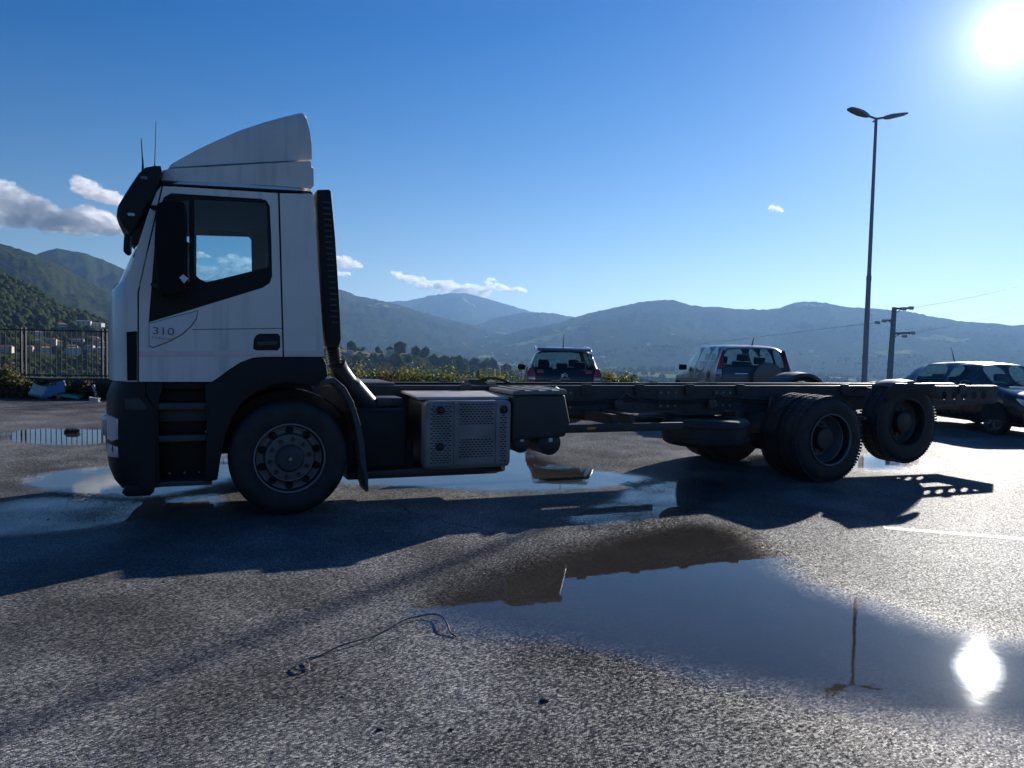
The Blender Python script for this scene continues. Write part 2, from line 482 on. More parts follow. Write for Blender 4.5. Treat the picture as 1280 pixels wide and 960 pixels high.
def aggregate(nt):
    """shared stone pattern of the asphalt: returns sockets (height 0..1, colour noise, macro noise, position)"""
    N, L = nt.nodes, nt.links
    g = N.new('ShaderNodeNewGeometry')
    v = N.new('ShaderNodeTexVoronoi'); v.voronoi_dimensions = '2D'; v.feature = 'F1'; v.inputs['Scale'].default_value = 116
    v.inputs['Randomness'].default_value = 1.0
    L.new(g.outputs['Position'], v.inputs['Vector'])
    n = N.new('ShaderNodeTexNoise'); n.noise_dimensions = '2D'; n.inputs['Scale'].default_value = 46; n.inputs['Detail'].default_value = 4
    L.new(g.outputs['Position'], n.inputs['Vector'])
    m1 = N.new('ShaderNodeMath'); m1.operation = 'MULTIPLY_ADD'
    L.new(v.outputs['Distance'], m1.inputs[0]); m1.inputs[1].default_value = -.75; m1.inputs[2].default_value = .62
    m2 = N.new('ShaderNodeMath'); m2.operation = 'MULTIPLY_ADD'
    L.new(n.outputs['Fac'], m2.inputs[0]); m2.inputs[1].default_value = .75; L.new(m1.outputs[0], m2.inputs[2])
    big = N.new('ShaderNodeTexNoise'); big.noise_dimensions = '2D'; big.inputs['Scale'].default_value = 1.3; big.inputs['Detail'].default_value = 6
    L.new(g.outputs['Position'], big.inputs['Vector'])
    return m2.outputs[0], v.outputs['Color'], big.outputs['Fac'], g.outputs['Position']

def asphalt_material():
    mt, nt, out = nodes_of('asphalt')
    N, L = nt.nodes, nt.links
    h, vc, big, pos = aggregate(nt)
    at = N.new('ShaderNodeAttribute'); at.attribute_name = 'wet'
    silt = N.new('ShaderNodeAttribute'); silt.attribute_name = 'silt'
    p = N.new('ShaderNodeBsdfDiffuse')
    gl = N.new('ShaderNodeBsdfGlossy')
    bw = N.new('ShaderNodeSeparateColor'); L.new(vc, bw.inputs[0])
    rp = N.new('ShaderNodeValToRGB')
    rp.color_ramp.elements[0].color = (.080, .078, .076, 1); rp.color_ramp.elements[1].color = (.28, .272, .264, 1)
    e = rp.color_ramp.elements.new(.6); e.color = (.135, .131, .127, 1)
    L.new(bw.outputs[0], rp.inputs[0])
    # damp and dry patches of the surface
    dm = N.new('ShaderNodeMapRange'); dm.inputs['From Min'].default_value = .35; dm.inputs['From Max'].default_value = .65
    dm.inputs['To Min'].default_value = .75; dm.inputs['To Max'].default_value = 1.15
    L.new(big, dm.inputs['Value'])
    st = N.new('ShaderNodeTexNoise'); st.noise_dimensions = '2D'; st.inputs['Scale'].default_value = .33; st.inputs['Detail'].default_value = 7; st.inputs['Roughness'].default_value = .62
    L.new(pos, st.inputs['Vector'])
    sr = N.new('ShaderNodeMapRange'); sr.inputs['From Min'].default_value = .36; sr.inputs['From Max'].default_value = .62; sr.inputs['To Min'].default_value = .66; sr.inputs['To Max'].default_value = 1.12
    L.new(st.outputs['Fac'], sr.inputs['Value'])
    # short dark cracks and drips of oil
    ck = N.new('ShaderNodeTexVoronoi'); ck.voronoi_dimensions = '2D'; ck.feature = 'DISTANCE_TO_EDGE'; ck.inputs['Scale'].default_value = .55
    wv = N.new('ShaderNodeVectorMath'); wv.operation = 'MULTIPLY_ADD'; wv.inputs[1].default_value = (.5, .5, 0)
    wn_ = N.new('ShaderNodeTexNoise'); wn_.inputs['Scale'].default_value = 2.2; wn_.inputs['Detail'].default_value = 5; L.new(pos, wn_.inputs['Vector'])
    L.new(wn_.outputs['Color'], wv.inputs[0]); L.new(pos, wv.inputs[2]); L.new(wv.outputs[0], ck.inputs['Vector'])
    cm = N.new('ShaderNodeMapRange'); cm.inputs['From Min'].default_value = .002; cm.inputs['From Max'].default_value = .006; cm.inputs['To Min'].default_value = .45; cm.inputs['To Max'].default_value = 1
    L.new(ck.outputs['Distance'], cm.inputs['Value'])
    gate = N.new('ShaderNodeMapRange'); gate.inputs['From Min'].default_value = .52; gate.inputs['From Max'].default_value = .60; L.new(st.outputs['Fac'], gate.inputs['Value'])
    cg = N.new('ShaderNodeMix'); cg.inputs[2].default_value = 1.0; L.new(gate.outputs[0], cg.inputs[0]); L.new(cm.outputs[0], cg.inputs[3])
    m_a = N.new('ShaderNodeMath'); m_a.operation = 'MULTIPLY'; L.new(dm.outputs[0], m_a.inputs[0]); L.new(sr.outputs[0], m_a.inputs[1])
    m_b = N.new('ShaderNodeMath'); m_b.operation = 'MULTIPLY'; L.new(m_a.outputs[0], m_b.inputs[0]); L.new(cg.outputs[0], m_b.inputs[1])
    wd = N.new('ShaderNodeMath'); wd.operation = 'MULTIPLY_ADD'; wd.inputs[1].default_value = -.25
    L.new(at.outputs['Fac'], wd.inputs[0]); L.new(m_b.outputs[0], wd.inputs[2])
    ml = N.new('ShaderNodeMix'); ml.data_type = 'RGBA'; ml.blend_type = 'MULTIPLY'; ml.inputs[0].default_value = 1
    L.new(rp.outputs[0], ml.inputs[6]); L.new(wd.outputs[0], ml.inputs[7])
    # brown silt settled under the water
    sm = N.new('ShaderNodeMix'); sm.data_type = 'RGBA'; sm.inputs[7].default_value = (.052, .048, .044, 1)
    sf = N.new('ShaderNodeMath'); sf.operation = 'MULTIPLY'; sf.inputs[1].default_value = .75; L.new(silt.outputs['Fac'], sf.inputs[0])
    L.new(sf.outputs[0], sm.inputs[0]); L.new(ml.outputs[2], sm.inputs[6])
    L.new(sm.outputs[2], p.inputs['Color'])
    rg = N.new('ShaderNodeMapRange'); rg.inputs['To Min'].default_value = .36; rg.inputs['To Max'].default_value = .28
    L.new(at.outputs['Fac'], rg.inputs['Value'])
    L.new(rg.outputs[0], gl.inputs['Roughness'])
    # every stone tilts its own way
    g = N.new('ShaderNodeNewGeometry')
    t1 = N.new('ShaderNodeVectorMath'); t1.operation = 'SUBTRACT'; t1.inputs[1].default_value = (.5, .5, .5); L.new(vc, t1.inputs[0])
    t2 = N.new('ShaderNodeVectorMath'); t2.operation = 'MULTIPLY_ADD'; t2.inputs[1].default_value = (.68, .68, 0); L.new(t1.outputs[0], t2.inputs[0]); L.new(g.outputs['Normal'], t2.inputs[2])
    t3 = N.new('ShaderNodeVectorMath'); t3.operation = 'NORMALIZE'; L.new(t2.outputs[0], t3.inputs[0])
    b = N.new('ShaderNodeBump'); b.inputs['Strength'].default_value = .65; b.inputs['Distance'].default_value = .006
    L.new(t3.outputs[0], b.inputs['Normal'])
    L.new(h, b.inputs['Height'])
    fl = N.new('ShaderNodeMix'); fl.data_type = 'VECTOR'; L.new(sf.outputs[0], fl.inputs[0]); L.new(b.outputs[0], fl.inputs[4]); L.new(g.outputs['Normal'], fl.inputs[5])
    L.new(fl.outputs[1], p.inputs['Normal']); L.new(b.outputs[0], gl.inputs['Normal'])
    # glossy share: more when damp, none under standing water
    sw = N.new('ShaderNodeMapRange'); sw.inputs['To Min'].default_value = .068; sw.inputs['To Max'].default_value = .15; L.new(at.outputs['Fac'], sw.inputs['Value'])
    sk = N.new('ShaderNodeMath'); sk.operation = 'MULTIPLY_ADD'; sk.inputs[2].default_value = .012; L.new(schlick(nt, .04, b.outputs[0]), sk.inputs[0]); L.new(sw.outputs[0], sk.inputs[1])
    inv = N.new('ShaderNodeMath'); inv.operation = 'SUBTRACT'; inv.inputs[0].default_value = 1; L.new(silt.outputs['Fac'], inv.inputs[1])
    fc = N.new('ShaderNodeMath'); fc.operation = 'MULTIPLY'; L.new(sk.outputs[0], fc.inputs[0]); L.new(inv.outputs[0], fc.inputs[1])
    ms = N.new('ShaderNodeMixShader'); L.new(fc.outputs[0], ms.inputs[0]); L.new(p.outputs[0], ms.inputs[1]); L.new(gl.outputs[0], ms.inputs[2])
    L.new(ms.outputs[0], out.inputs['Surface'])
    MATS['asphalt'] = mt
def water_material():
    mt, nt, out = nodes_of('puddle_water')
    N, L = nt.nodes, nt.links
    h, vc, big, pos = aggregate(nt)
    at = N.new('ShaderNodeAttribute'); at.attribute_name = 'depth'
    # water shows where its level lies above the stones
    s = N.new('ShaderNodeMath'); s.operation = 'SUBTRACT'
    L.new(at.outputs['Fac'], s.inputs[0]); L.new(h, s.inputs[1])
    s2 = N.new('ShaderNodeMath'); s2.operation = 'MULTIPLY_ADD'; s2.inputs[1].default_value = .8; L.new(big, s2.inputs[0]); L.new(s.outputs[0], s2.inputs[2])
    st = N.new('ShaderNodeMapRange'); st.inputs['From Min'].default_value = -.04; st.inputs['From Max'].default_value = .05
    L.new(s2.outputs[0], st.inputs['Value'])
    t = N.new('ShaderNodeBsdfTransparent'); t.inputs[0].default_value = (.90, .87, .84, 1)
    g = N.new('ShaderNodeBsdfGlossy'); g.inputs['Roughness'].default_value = .022
    rip = N.new('ShaderNodeTexNoise'); rip.inputs['Scale'].default_value = 7; rip.inputs['Detail'].default_value = 3
    L.new(pos, rip.inputs['Vector'])
    b = N.new('ShaderNodeBump'); b.inputs['Strength'].default_value = .028; b.inputs['Distance'].default_value = .010
    L.new(rip.outputs['Fac'], b.inputs['Height']); L.new(b.outputs[0], g.inputs['Normal'])
    mx = N.new('ShaderNodeMixShader'); L.new(schlick(nt, .045), mx.inputs[0]); L.new(t.outputs[0], mx.inputs[1]); L.new(g.outputs[0], mx.inputs[2])
    clear = N.new('ShaderNodeBsdfTransparent')
    m2 = N.new('ShaderNodeMixShader'); L.new(st.outputs[0], m2.inputs[0]); L.new(clear.outputs[0], m2.inputs[1]); L.new(mx.outputs[0], m2.inputs[2])
    L.new(m2.outputs[0], out.inputs['Surface'])
    MATS['puddle_water'] = mt
asphalt_material(); water_material()

def grid_mesh(name, xs, ys, zf, m_, keep=None, attrs=None):
    X, Y = np.meshgrid(xs, ys)
    nx, ny = len(xs), len(ys)
    V = np.stack([X.ravel(), Y.ravel(), np.broadcast_to(zf, X.shape).ravel() if not callable(zf) else zf(X, Y).ravel()], 1)
    I = np.arange(nx * ny).reshape(ny, nx)
    F = np.stack([I[:-1, :-1], I[:-1, 1:], I[1:, 1:], I[1:, :-1]], -1).reshape(-1, 4)
    if keep is not None:
        k = keep(V)
        F = F[k[F].any(1)]
        used = np.unique(F); rm = np.full(len(V), -1); rm[used] = np.arange(len(used))
        V = V[used]; F = rm[F]
    me = mesh_np(name, V, F)
    for an, fn in (attrs or {}).items():
        a = me.attributes.new(an, 'FLOAT', 'POINT')
        a.data.foreach_set('value', fn(V).astype(np.float32))
    return link(name, me, m_)
def mesh_np(name, V, F, smooth=True):
    me = bpy.data.meshes.new(name)
    k = F.shape[1]
    me.vertices.add(len(V)); me.vertices.foreach_set('co', np.ascontiguousarray(V, dtype=np.float32).ravel())
    me.loops.add(len(F) * k); me.loops.foreach_set('vertex_index', np.ascontiguousarray(F, dtype=np.int32).ravel())
    me.polygons.add(len(F)); me.polygons.foreach_set('loop_start', np.arange(0, len(F) * k, k, dtype=np.int32))
    me.polygons.foreach_set('use_smooth', np.full(len(F), smooth))
    me.update(calc_edges=True)
    return me
def silt_of(V):
    w = np.zeros(len(V))
    near = (np.abs(V[:, 0]) < 14) & (V[:, 1] > 1) & (V[:, 1] < 20)
    P = V[near][:, :2]
    s = np.full(len(P), -9.0)
    for lab, loop, off in PUDW:
        if off == 0: s = np.maximum(s, sdf(P, loop))
    w[near] = smooth01((s + .05) / .25)
    return w
def wet_of(V):
    w = np.zeros(len(V))
    near = (np.abs(V[:, 0]) < 14) & (V[:, 1] > 1) & (V[:, 1] < 20)
    P = V[near][:, :2]
    s = np.full(len(P), -9.0)
    for lab, loop, off in PUDW: s = np.maximum(s, sdf(P, loop))
    w[near] = smooth01((s + .55) / .6)
    return w
xs = np.concatenate([np.linspace(-46, -9, 14), np.arange(-8.8, 9, .14), np.linspace(9.3, 60, 16)])
ys = np.concatenate([np.linspace(-30, 1, 10), np.arange(1.2, 15, .14), np.linspace(15.2, 37, 110)])
yard = grid_mesh('parking_yard', xs, ys, 0.0, 'asphalt', keep=lambda V: V[:, 1] < lot_edge(V[:, 0]) - .1, attrs={'wet': wet_of, 'silt': silt_of})
tag(yard, 'damp grey asphalt of the open parking yard', 'asphalt', kind='structure')
for lab, loop, off in PUDW:
    lo, hi = loop.min(0) - .4, loop.max(0) + .4
    step = .045 if lo[1] < 6 else .07
    def dep(V, loop=loop, off=off):
        s = sdf(V[:, :2], loop)
        s = s + (fbm(V[:, 0] * 3, V[:, 1] * 3, 4, 5) - .5) * .14
        return np.clip(s / .42, -1.0, 1.3 if off == 0 else -.02) + (.46 if off == 0 else .32)
    po = grid_mesh('puddle', np.arange(lo[0], hi[0], step), np.arange(lo[1], hi[1], step), .004, 'puddle_water',
                   keep=lambda V, loop=loop: sdf(V[:, :2], loop) > -.3, attrs={'depth': dep})
    tag(po, lab, 'puddle', kind='structure')
# worn white bay line on the right of the yard
a_, b_ = ground(1105, 660), ground(1300, 676)
mt, nt, out = nodes_of('worn_paint')
N, L = nt.nodes, nt.links
p_ = N.new('ShaderNodeBsdfPrincipled'); p_.inputs['Base Color'].default_value = (.62, .61, .58, 1); p_.inputs['Roughness'].default_value = .55
h_, vc_, big_, pos_ = aggregate(nt)
st_ = N.new('ShaderNodeMapRange'); st_.inputs['From Min'].default_value = .42; st_.inputs['From Max'].default_value = .8
st_.inputs['To Max'].default_value = .55
L.new(h_, st_.inputs['Value'])
tr_ = N.new('ShaderNodeBsdfTransparent'); mx_ = N.new('ShaderNodeMixShader')
L.new(st_.outputs[0], mx_.inputs[0]); L.new(tr_.outputs[0], mx_.inputs[1]); L.new(p_.outputs[0], mx_.inputs[2]); L.new(mx_.outputs[0], out.inputs['Surface'])
MATS['worn_paint'] = mt
d_ = (b_ - a_).normalized(); n_ = Vector((-d_.y, d_.x, 0)) * .055; b_ = b_ + d_ * 2
me = bpy.data.meshes.new('painted_line')
me.from_pydata([a_ - n_ + Vector((0, 0, .004)), b_ - n_ + Vector((0, 0, .004)), b_ + n_ + Vector((0, 0, .004)), a_ + n_ + Vector((0, 0, .004))], [], [(0, 1, 2, 3)])
tag(link('painted_line', me, 'worn_paint'), 'worn white parking bay line on the asphalt', 'line', kind='structure')

# ------------------------------------------------------------------ terrain: valley, hills and mountains
def sky_pts(px):
    az, el = [], []
    for q in px:
        d = ray(*q); az.append(math.atan2(d.x, d.y)); el.append(math.atan2(d.z, math.hypot(d.x, d.y)))
    return np.array(az), np.array(el)
#          distance, front width, back width, skyline pixels, forest
LAY = [
    (820, 420, 500, [(250, 420), (330, 425), (410, 434), (440, 438), (480, 442), (500, 441), (540, 448), (580, 456), (620, 464), (660, 472), (700, 477), (760, 486), (840, 500)], .35, -1.5),
    (900, 560, 500, [(-260, 262), (-120, 300), (-60, 322), (0, 345), (40, 366), (75, 388), (105, 396), (135, 408), (180, 422), (250, 437), (330, 452)], .9, None),
    (2100, 1000, 1200, [(-700, 300), (-300, 262), (-120, 285), (0, 304), (30, 313), (60, 324), (100, 346), (140, 366), (180, 396), (230, 420), (300, 440)], .9, None),
    (3200, 1100, 1000, [(-100, 360), (0, 335), (50, 316), (72, 310), (85, 313), (105, 316), (130, 325), (155, 336), (200, 352), (280, 378), (340, 400), (420, 425)], .85, None),
    (4300, 2000, 1200, [(250, 350), (330, 352), (400, 360), (425, 363), (445, 370), (470, 374), (490, 380), (520, 388), (560, 399), (600, 408), (660, 420), (720, 432)], .55, None),
    (6800, 2200, 2500, [(300, 385), (440, 384), (480, 377), (510, 376), (540, 369), (565, 366), (585, 367), (600, 371), (640, 382), (662, 389), (690, 393), (730, 402), (800, 420)], .7, None),
    (5000, 1100, 800, [(530, 424), (575, 413), (600, 405), (620, 397), (650, 391), (680, 390.5), (700, 393), (735, 400), (800, 420)], .66, None),
    (3700, 1500, 1200, [(560, 432), (640, 416), (700, 403), (735, 391.5), (770, 384), (800, 377.5), (830, 375), (845, 376), (860, 381), (880, 384), (900, 384.5), (920, 388), (945, 388), (975, 385), (992, 378.5), (1005, 377), (1030, 378), (1060, 384), (1100, 386), (1140, 390), (1180, 399), (1200, 402), (1240, 404), (1265, 407), (1290, 405), (1400, 395), (1600, 400), (1900, 410)], .64, None),
]
for i, l in enumerate(LAY): LAY[i] = (*l[:3], sky_pts(l[3]), *l[4:])
BACK_EL = R(2.2)
def terrain(x, y):
    r = np.hypot(x, y); th = np.arctan2(x, y)
    d = y - lot_edge(x)
    base = -.06 - 46 * (1 - np.exp(-np.maximum(d - 1.2, 0) / 120)) - 25 * smooth01((r - 600) / 2500) * (d > 0)
    base = base + (fbm(x / 160, y / 160, 4, 3) - .5) * 16 * smooth01((d - 40) / 150)
    base = base + (fbm(x / 700 + 7, y / 700, 3, 4) - .5) * 60 * smooth01((r - 700) / 1500)
    z = base; forest = np.clip(fbm(x / 240, y / 240, 4, 8) * 2.6 - 1.0, 0, 1)
    for rc, wf, wb, (az, el), fo, cap in LAY:
        lo = np.interp(th, [az[0] - .35, az[0]], [0, 1]); hi = np.interp(th, [az[-1], az[-1] + .35], [1, 0])
        e = np.interp(th, az, el)
        crest = np.exp(-((r - rc) / (wf * .05)) ** 2)
        e = e + ((vnoise(th * 260, th * 0, 31) - .5) * .0009 + (vnoise(th * 700, th * 0, 32) - .5) * .0006) * crest
        hc = CAMH + rc * np.tan(e)
        k = np.minimum(lo, hi); hc = base * (1 - smooth01(k)) + hc * smooth01(k)
        t = (r - (rc - wf)) / wf
        up = np.clip(t, 0, 1)
        spur = fbm(x / (wf * .34) + rc, y / (wf * .34), 5, int(rc) % 97, ridge=True) - .55
        prof = up ** 1.25 + spur * 1.05 * up * (1 - up) ** .6 * (up > 0)
        prof = prof + (fbm(x / (wf * .075), y / (wf * .075), 4, int(rc) % 89, ridge=True) - .55) * .30 * up * (1 - up ** 6) * (up > 0)
        dn = 1 - smooth01((r - rc) / wb)
        s = np.where(t <= 1, prof, dn)
        zl = base + (hc - base) * s
        on = (zl > z) & (s > 0.002)
        forest = np.where(on, np.clip(fo * 1.25 - .35 + (fbm(x / (wf * .16), y / (wf * .16), 4, 21) - .5) * 1.9 + .3 * up, 0, 1), forest)
        z = np.maximum(z, zl)
    # hills all round, out of view
    back = np.abs(th) > R(62)
    zb = base + np.maximum(0, (CAMH + 2600 * np.tan(BACK_EL) * (1 + .5 * np.sin(th * 5)) - base)) * smooth01((r - 900) / 1700)
    w = smooth01((np.abs(th) - R(62)) / R(25))
    z = np.where(back, np.maximum(z, zb * w + z * (1 - w)), z)
    return z, forest
ths = np.unique(np.concatenate([np.arange(-180, -48, 1.2), np.arange(-48, 48, .11), np.arange(48, 180.01, 1.2)]))
ths[-1] = 180
rs = np.unique(np.concatenate([np.array([6., 12., 17.]), 19 * 1.0185 ** np.arange(0, 338), [l[0] for l in LAY]]))
T, RR = np.meshgrid(np.radians(ths), rs)
X, Y = RR * np.sin(T), RR * np.cos(T)
Z, FO = terrain(X, Y)
ny, nx = X.shape
I = np.arange(nx * ny).reshape(ny, nx)
F = np.stack([I[:-1, :-1], I[:-1, 1:], I[1:, 1:], I[1:, :-1]], -1).reshape(-1, 4)
Vt = np.stack([X.ravel(), Y.ravel(), Z.ravel()], 1)
me = mesh_np('terrain', Vt, F[:, ::-1])
at_ = me.attributes.new('forest', 'FLOAT', 'POINT'); at_.data.foreach_set('value', FO.ravel().astype(np.float32))
ZMAX, RMAX = float(Z.max()), float(rs.max())
def terrain_material():
    mt, nt, out = nodes_of('terrain_cover')
    N, L = nt.nodes, nt.links
    p = N.new('ShaderNodeBsdfPrincipled'); p.inputs['Roughness'].default_value = 1.0; p.inputs['Specular IOR Level'].default_value = 0.0
    g = N.new('ShaderNodeNewGeometry')
    at = N.new('ShaderNodeAttribute'); at.attribute_name = 'forest'
    # fields: uneven plots
    wp = N.new('ShaderNodeTexNoise'); wp.noise_dimensions = '2D'; wp.inputs['Scale'].default_value = .006; wp.inputs['Detail'].default_value = 3
    L.new(g.outputs['Position'], wp.inputs['Vector'])
    wv = N.new('ShaderNodeVectorMath'); wv.operation = 'MULTIPLY_ADD'; wv.inputs[1].default_value = (90, 90, 0)
    L.new(wp.outputs['Color'], wv.inputs[0]); L.new(g.outputs['Position'], wv.inputs[2])
    mp = N.new('ShaderNodeMapping'); mp.inputs['Scale'].default_value = (.012, .006, 0)
    mp.inputs['Rotation'].default_value = (0, 0, .5)
    L.new(wv.outputs[0], mp.inputs['Vector'])
    v = N.new('ShaderNodeTexVoronoi'); v.voronoi_dimensions = '2D'; v.inputs['Scale'].default_value = 1.0
    L.new(mp.outputs[0], v.inputs['Vector'])
    sc = N.new('ShaderNodeSeparateColor'); L.new(v.outputs['Color'], sc.inputs[0])
    fr = N.new('ShaderNodeValToRGB'); fr.color_ramp.interpolation = 'CONSTANT'
    fr.color_ramp.elements[0].color = (.11, .13, .05, 1); fr.color_ramp.elements[1].position = .8; fr.color_ramp.elements[1].color = (.24, .21, .12, 1)
    for ps, c in ((.2, (.17, .18, .07, 1)), (.38, (.055, .062, .03, 1)), (.55, (.19, .165, .10, 1)), (.68, (.13, .165, .055, 1))):
        e = fr.color_ramp.elements.new(ps); e.color = c
    L.new(sc.outputs[0], fr.inputs[0])
    n = N.new('ShaderNodeTexNoise'); n.inputs['Scale'].default_value = .09; n.inputs['Detail'].default_value = 6; n.inputs['Roughness'].default_value = .65
    L.new(g.outputs['Position'], n.inputs['Vector'])
    fo = N.new('ShaderNodeValToRGB')
    fo.color_ramp.elements[0].position = .32; fo.color_ramp.elements[0].color = (.012, .020, .009, 1)
    fo.color_ramp.elements[1].position = .7; fo.color_ramp.elements[1].color = (.045, .048, .022, 1)
    L.new(n.outputs['Fac'], fo.inputs[0])
    # tree clumps over the fields
    n2 = N.new('ShaderNodeTexNoise'); n2.inputs['Scale'].default_value = .02; n2.inputs['Detail'].default_value = 8; n2.inputs['Roughness'].default_value = .7
    L.new(g.outputs['Position'], n2.inputs['Vector'])
    ad = N.new('ShaderNodeMath'); ad.operation = 'MULTIPLY_ADD'; ad.inputs[1].default_value = 1.1
    L.new(at.outputs['Fac'], ad.inputs[0]); L.new(n2.outputs['Fac'], ad.inputs[2])
    th = N.new('ShaderNodeMapRange'); th.inputs['From Min'].default_value = .60; th.inputs['From Max'].default_value = .70
    L.new(ad.outputs[0], th.inputs['Value'])
    mx = N.new('ShaderNodeMix'); mx.data_type = 'RGBA'
    L.new(th.outputs[0], mx.inputs[0]); L.new(fr.outputs[0], mx.inputs[6]); L.new(fo.outputs[0], mx.inputs[7])
    L.new(mx.outputs[2], p.inputs['Base Color'])
    b = N.new('ShaderNodeBump'); b.inputs['Strength'].default_value = .8; b.inputs['Distance'].default_value = 7.0
    nb = N.new('ShaderNodeTexNoise'); nb.inputs['Scale'].default_value = .06; nb.inputs['Detail'].default_value = 5
    L.new(g.outputs['Position'], nb.inputs['Vector'])
    mu = N.new('ShaderNodeMath'); mu.operation = 'MULTIPLY'; L.new(nb.outputs['Fac'], mu.inputs[0]); L.new(th.outputs[0], mu.inputs[1])
    L.new(mu.outputs[0], b.inputs['Height']); L.new(b.outputs[0], p.inputs['Normal'])
    L.new(p.outputs[0], out.inputs['Surface'])
    MATS['terrain_cover'] = mt
terrain_material()
tag(link('terrain', me, 'terrain_cover'), 'hazy valley with fields and wooded mountains behind the yard', 'mountains', kind='structure')

def tz(x, y): return float(terrain(np.array([x]), np.array([y]))[0][0])
def hit(px, py, r0=40, r1=9000):
    """where the sight line through a pixel meets the terrain"""
    d = ray(px, py); hl = math.hypot(d.x, d.y)
    r = r0 * 1.006 ** np.arange(0, int(math.log(r1 / r0) / math.log(1.006)))
    x, y, z = d.x / hl * r, d.y / hl * r, CAMH + d.z / hl * r
    below = np.nonzero(z < terrain(x, y)[0])[0]
    if len(below) == 0: return None
    k = below[0]
    return Vector((x[k], y[k], z[k]))


# where the houses stand (found first so that the woods keep clear of them)
HOUSES = []
for px, py, k, w in [(77, 411, 0, 9), (47, 421, 0, 8), (63, 430, 1, 11), (46, 429, 3, 7), (105, 411, 2, 14), (122, 412, 2, 12), (130, 414, 0, 10), (108, 431, 1, 12), (120, 433, 0, 13), (130, 436, 2, 11), (70, 433, 0, 10), (90, 438, 1, 9), (56, 441, 0, 9), (91, 444, 2, 8), (126, 441, 0, 10), (117, 425, 3, 9), (36, 437, 3, 7), (8, 440, 1, 8), (112, 438, 0, 9), (99, 432, 2, 8)]:
    HOUSES.append((px, py, k, w, 'in the village behind the iron fence', 'village houses behind the fence'))
for px, py, k, w in [(437, 443, 0, 5), (489, 444, 2, 9), (497, 446, 3, 7), (541, 449, 0, 6), (566, 452, 1, 6), (619, 460, 0, 6), (632, 463, 2, 8), (648, 466, 0, 8), (651, 470, 1, 7), (612, 463, 3, 6)]:
    HOUSES.append((px, py, k, w, 'on the slope below the bushes', 'houses on the slope below the yard'))
for i in range(46):
    HOUSES.append((rnd.uniform(425, 1275), rnd.uniform(418, 462), rnd.choice([0, 0, 1, 2, 3]), rnd.uniform(2, 4.5), 'far off on the hazy valley slope', 'far houses in the valley'))
HOUSES = [(hit(h[0], h[1]), *h[2:]) for h in HOUSES]
HOUSES = [h for h in HOUSES if h[0] is not None]

# ------------------------------------------------------------------ woodland on the nearer hills (one mass of crowns)
_b = bmesh.new(); bmesh.ops.create_icosphere(_b, subdivisions=2, radius=1)
ICO_V = np.array([v.co[:] for v in _b.verts]); ICO_F = np.array([[v.index for v in f.verts] for f in _b.faces]); _b.free()
_b = bmesh.new(); bmesh.ops.create_icosphere(_b, subdivisions=1, radius=1)
ICO1_V = np.array([v.co[:] for v in _b.verts]); ICO1_F = np.array([[v.index for v in f.verts] for f in _b.faces]); _b.free()
nrg = np.random.default_rng(11)
def crowns(name, P, size, m_, hi=False):
    """P (n,3) ground points, size (n,) crown widths: lumpy crowns sitting on the ground"""
    bv, bf = (ICO_V, ICO_F) if hi else (ICO1_V, ICO1_F)
    n = len(P)
    V = np.repeat(bv[None], n, 0)
    V = V * (1 + nrg.normal(0, .20, (n, len(bv), 1)))
    a = nrg.uniform(0, 6.28, n); c, s = np.cos(a), np.sin(a)
    x = V[..., 0] * c[:, None] - V[..., 1] * s[:, None]; y = V[..., 0] * s[:, None] + V[..., 1] * c[:, None]
    asp = nrg.uniform(.75, 1.25, n)
    V = np.stack([x * size[:, None] * .5, y * size[:, None] * .5, V[..., 2] * (size * .5 * asp)[:, None]], -1)
    V[..., 2] += (size * .42 * asp)[:, None]
    V = V + P[:, None, :]
    Fc = (bf[None] + (np.arange(n) * len(bv))[:, None, None]).reshape(-1, 3)
    return link(name, mesh_np(name, V.reshape(-1, 3), Fc, smooth=True), m_)
def scatter(px0, px1, r0, r1, n, dens=None, seed=0):
    th0 = math.atan2(ray(px0, 430).x, ray(px0, 430).y); th1 = math.atan2(ray(px1, 430).x, ray(px1, 430).y)
    th = nrg.uniform(th0, th1, n); r = np.sqrt(nrg.uniform(r0 ** 2, r1 ** 2, n))
    x, y = r * np.sin(th), r * np.cos(th)
    z, f = terrain(x, y)
    if dens is not None:
        k = nrg.uniform(0, 1, n) < dens(x, y, f)
        x, y, z = x[k], y[k], z[k]
    P = np.stack([x, y, z], 1)
    ok = np.ones(len(P), bool)
    for h in HOUSES:
        q = np.array(h[0]); d = q[:2] / np.hypot(*q[:2])
        al = (P[:, :2] - q[:2]) @ d; ac_ = np.abs((P[:, :2] - q[:2]) @ np.array([-d[1], d[0]]))
        ok &= ~((al > -42) & (al < 10) & (ac_ < 7.5))
    return P[ok]
P = scatter(-60, 200, 420, 930, 15000, lambda x, y, f: np.clip((fbm(x / 60, y / 60, 3, 2) - .28) * 4, .15, 1))
tag(crowns('hillside_wood', P, nrg.uniform(3, 7, len(P)), 'forest', True), 'dense wood covering the near hillside beyond the iron fence', 'woodland', kind='stuff')
P = scatter(405, 860, 420, 840, 8000, lambda x, y, f: np.clip((fbm(x / 45, y / 45, 4, 6) - .50) * 6, .03, 1))
tag(crowns('valley_wood', P, nrg.uniform(1.6, 3.8, len(P)), 'forest_mixed', True), 'scattered trees and hedges on the slope below the yard', 'woodland', kind='stuff')
P = scatter(-40, 200, 200, 420, 1500, lambda x, y, f: np.clip((fbm(x / 30, y / 30, 4, 9) - .40) * 6, .05, 1))
tag(crowns('village_trees', P, nrg.uniform(2, 5, len(P)), 'forest_mixed'), 'garden trees among the houses behind the iron fence', 'woodland', kind='stuff')
P = scatter(380, 1330, 700, 2600, 7000, lambda x, y, f: np.clip((fbm(x / 130, y / 130, 4, 12) - .5) * 8, .03, 1))
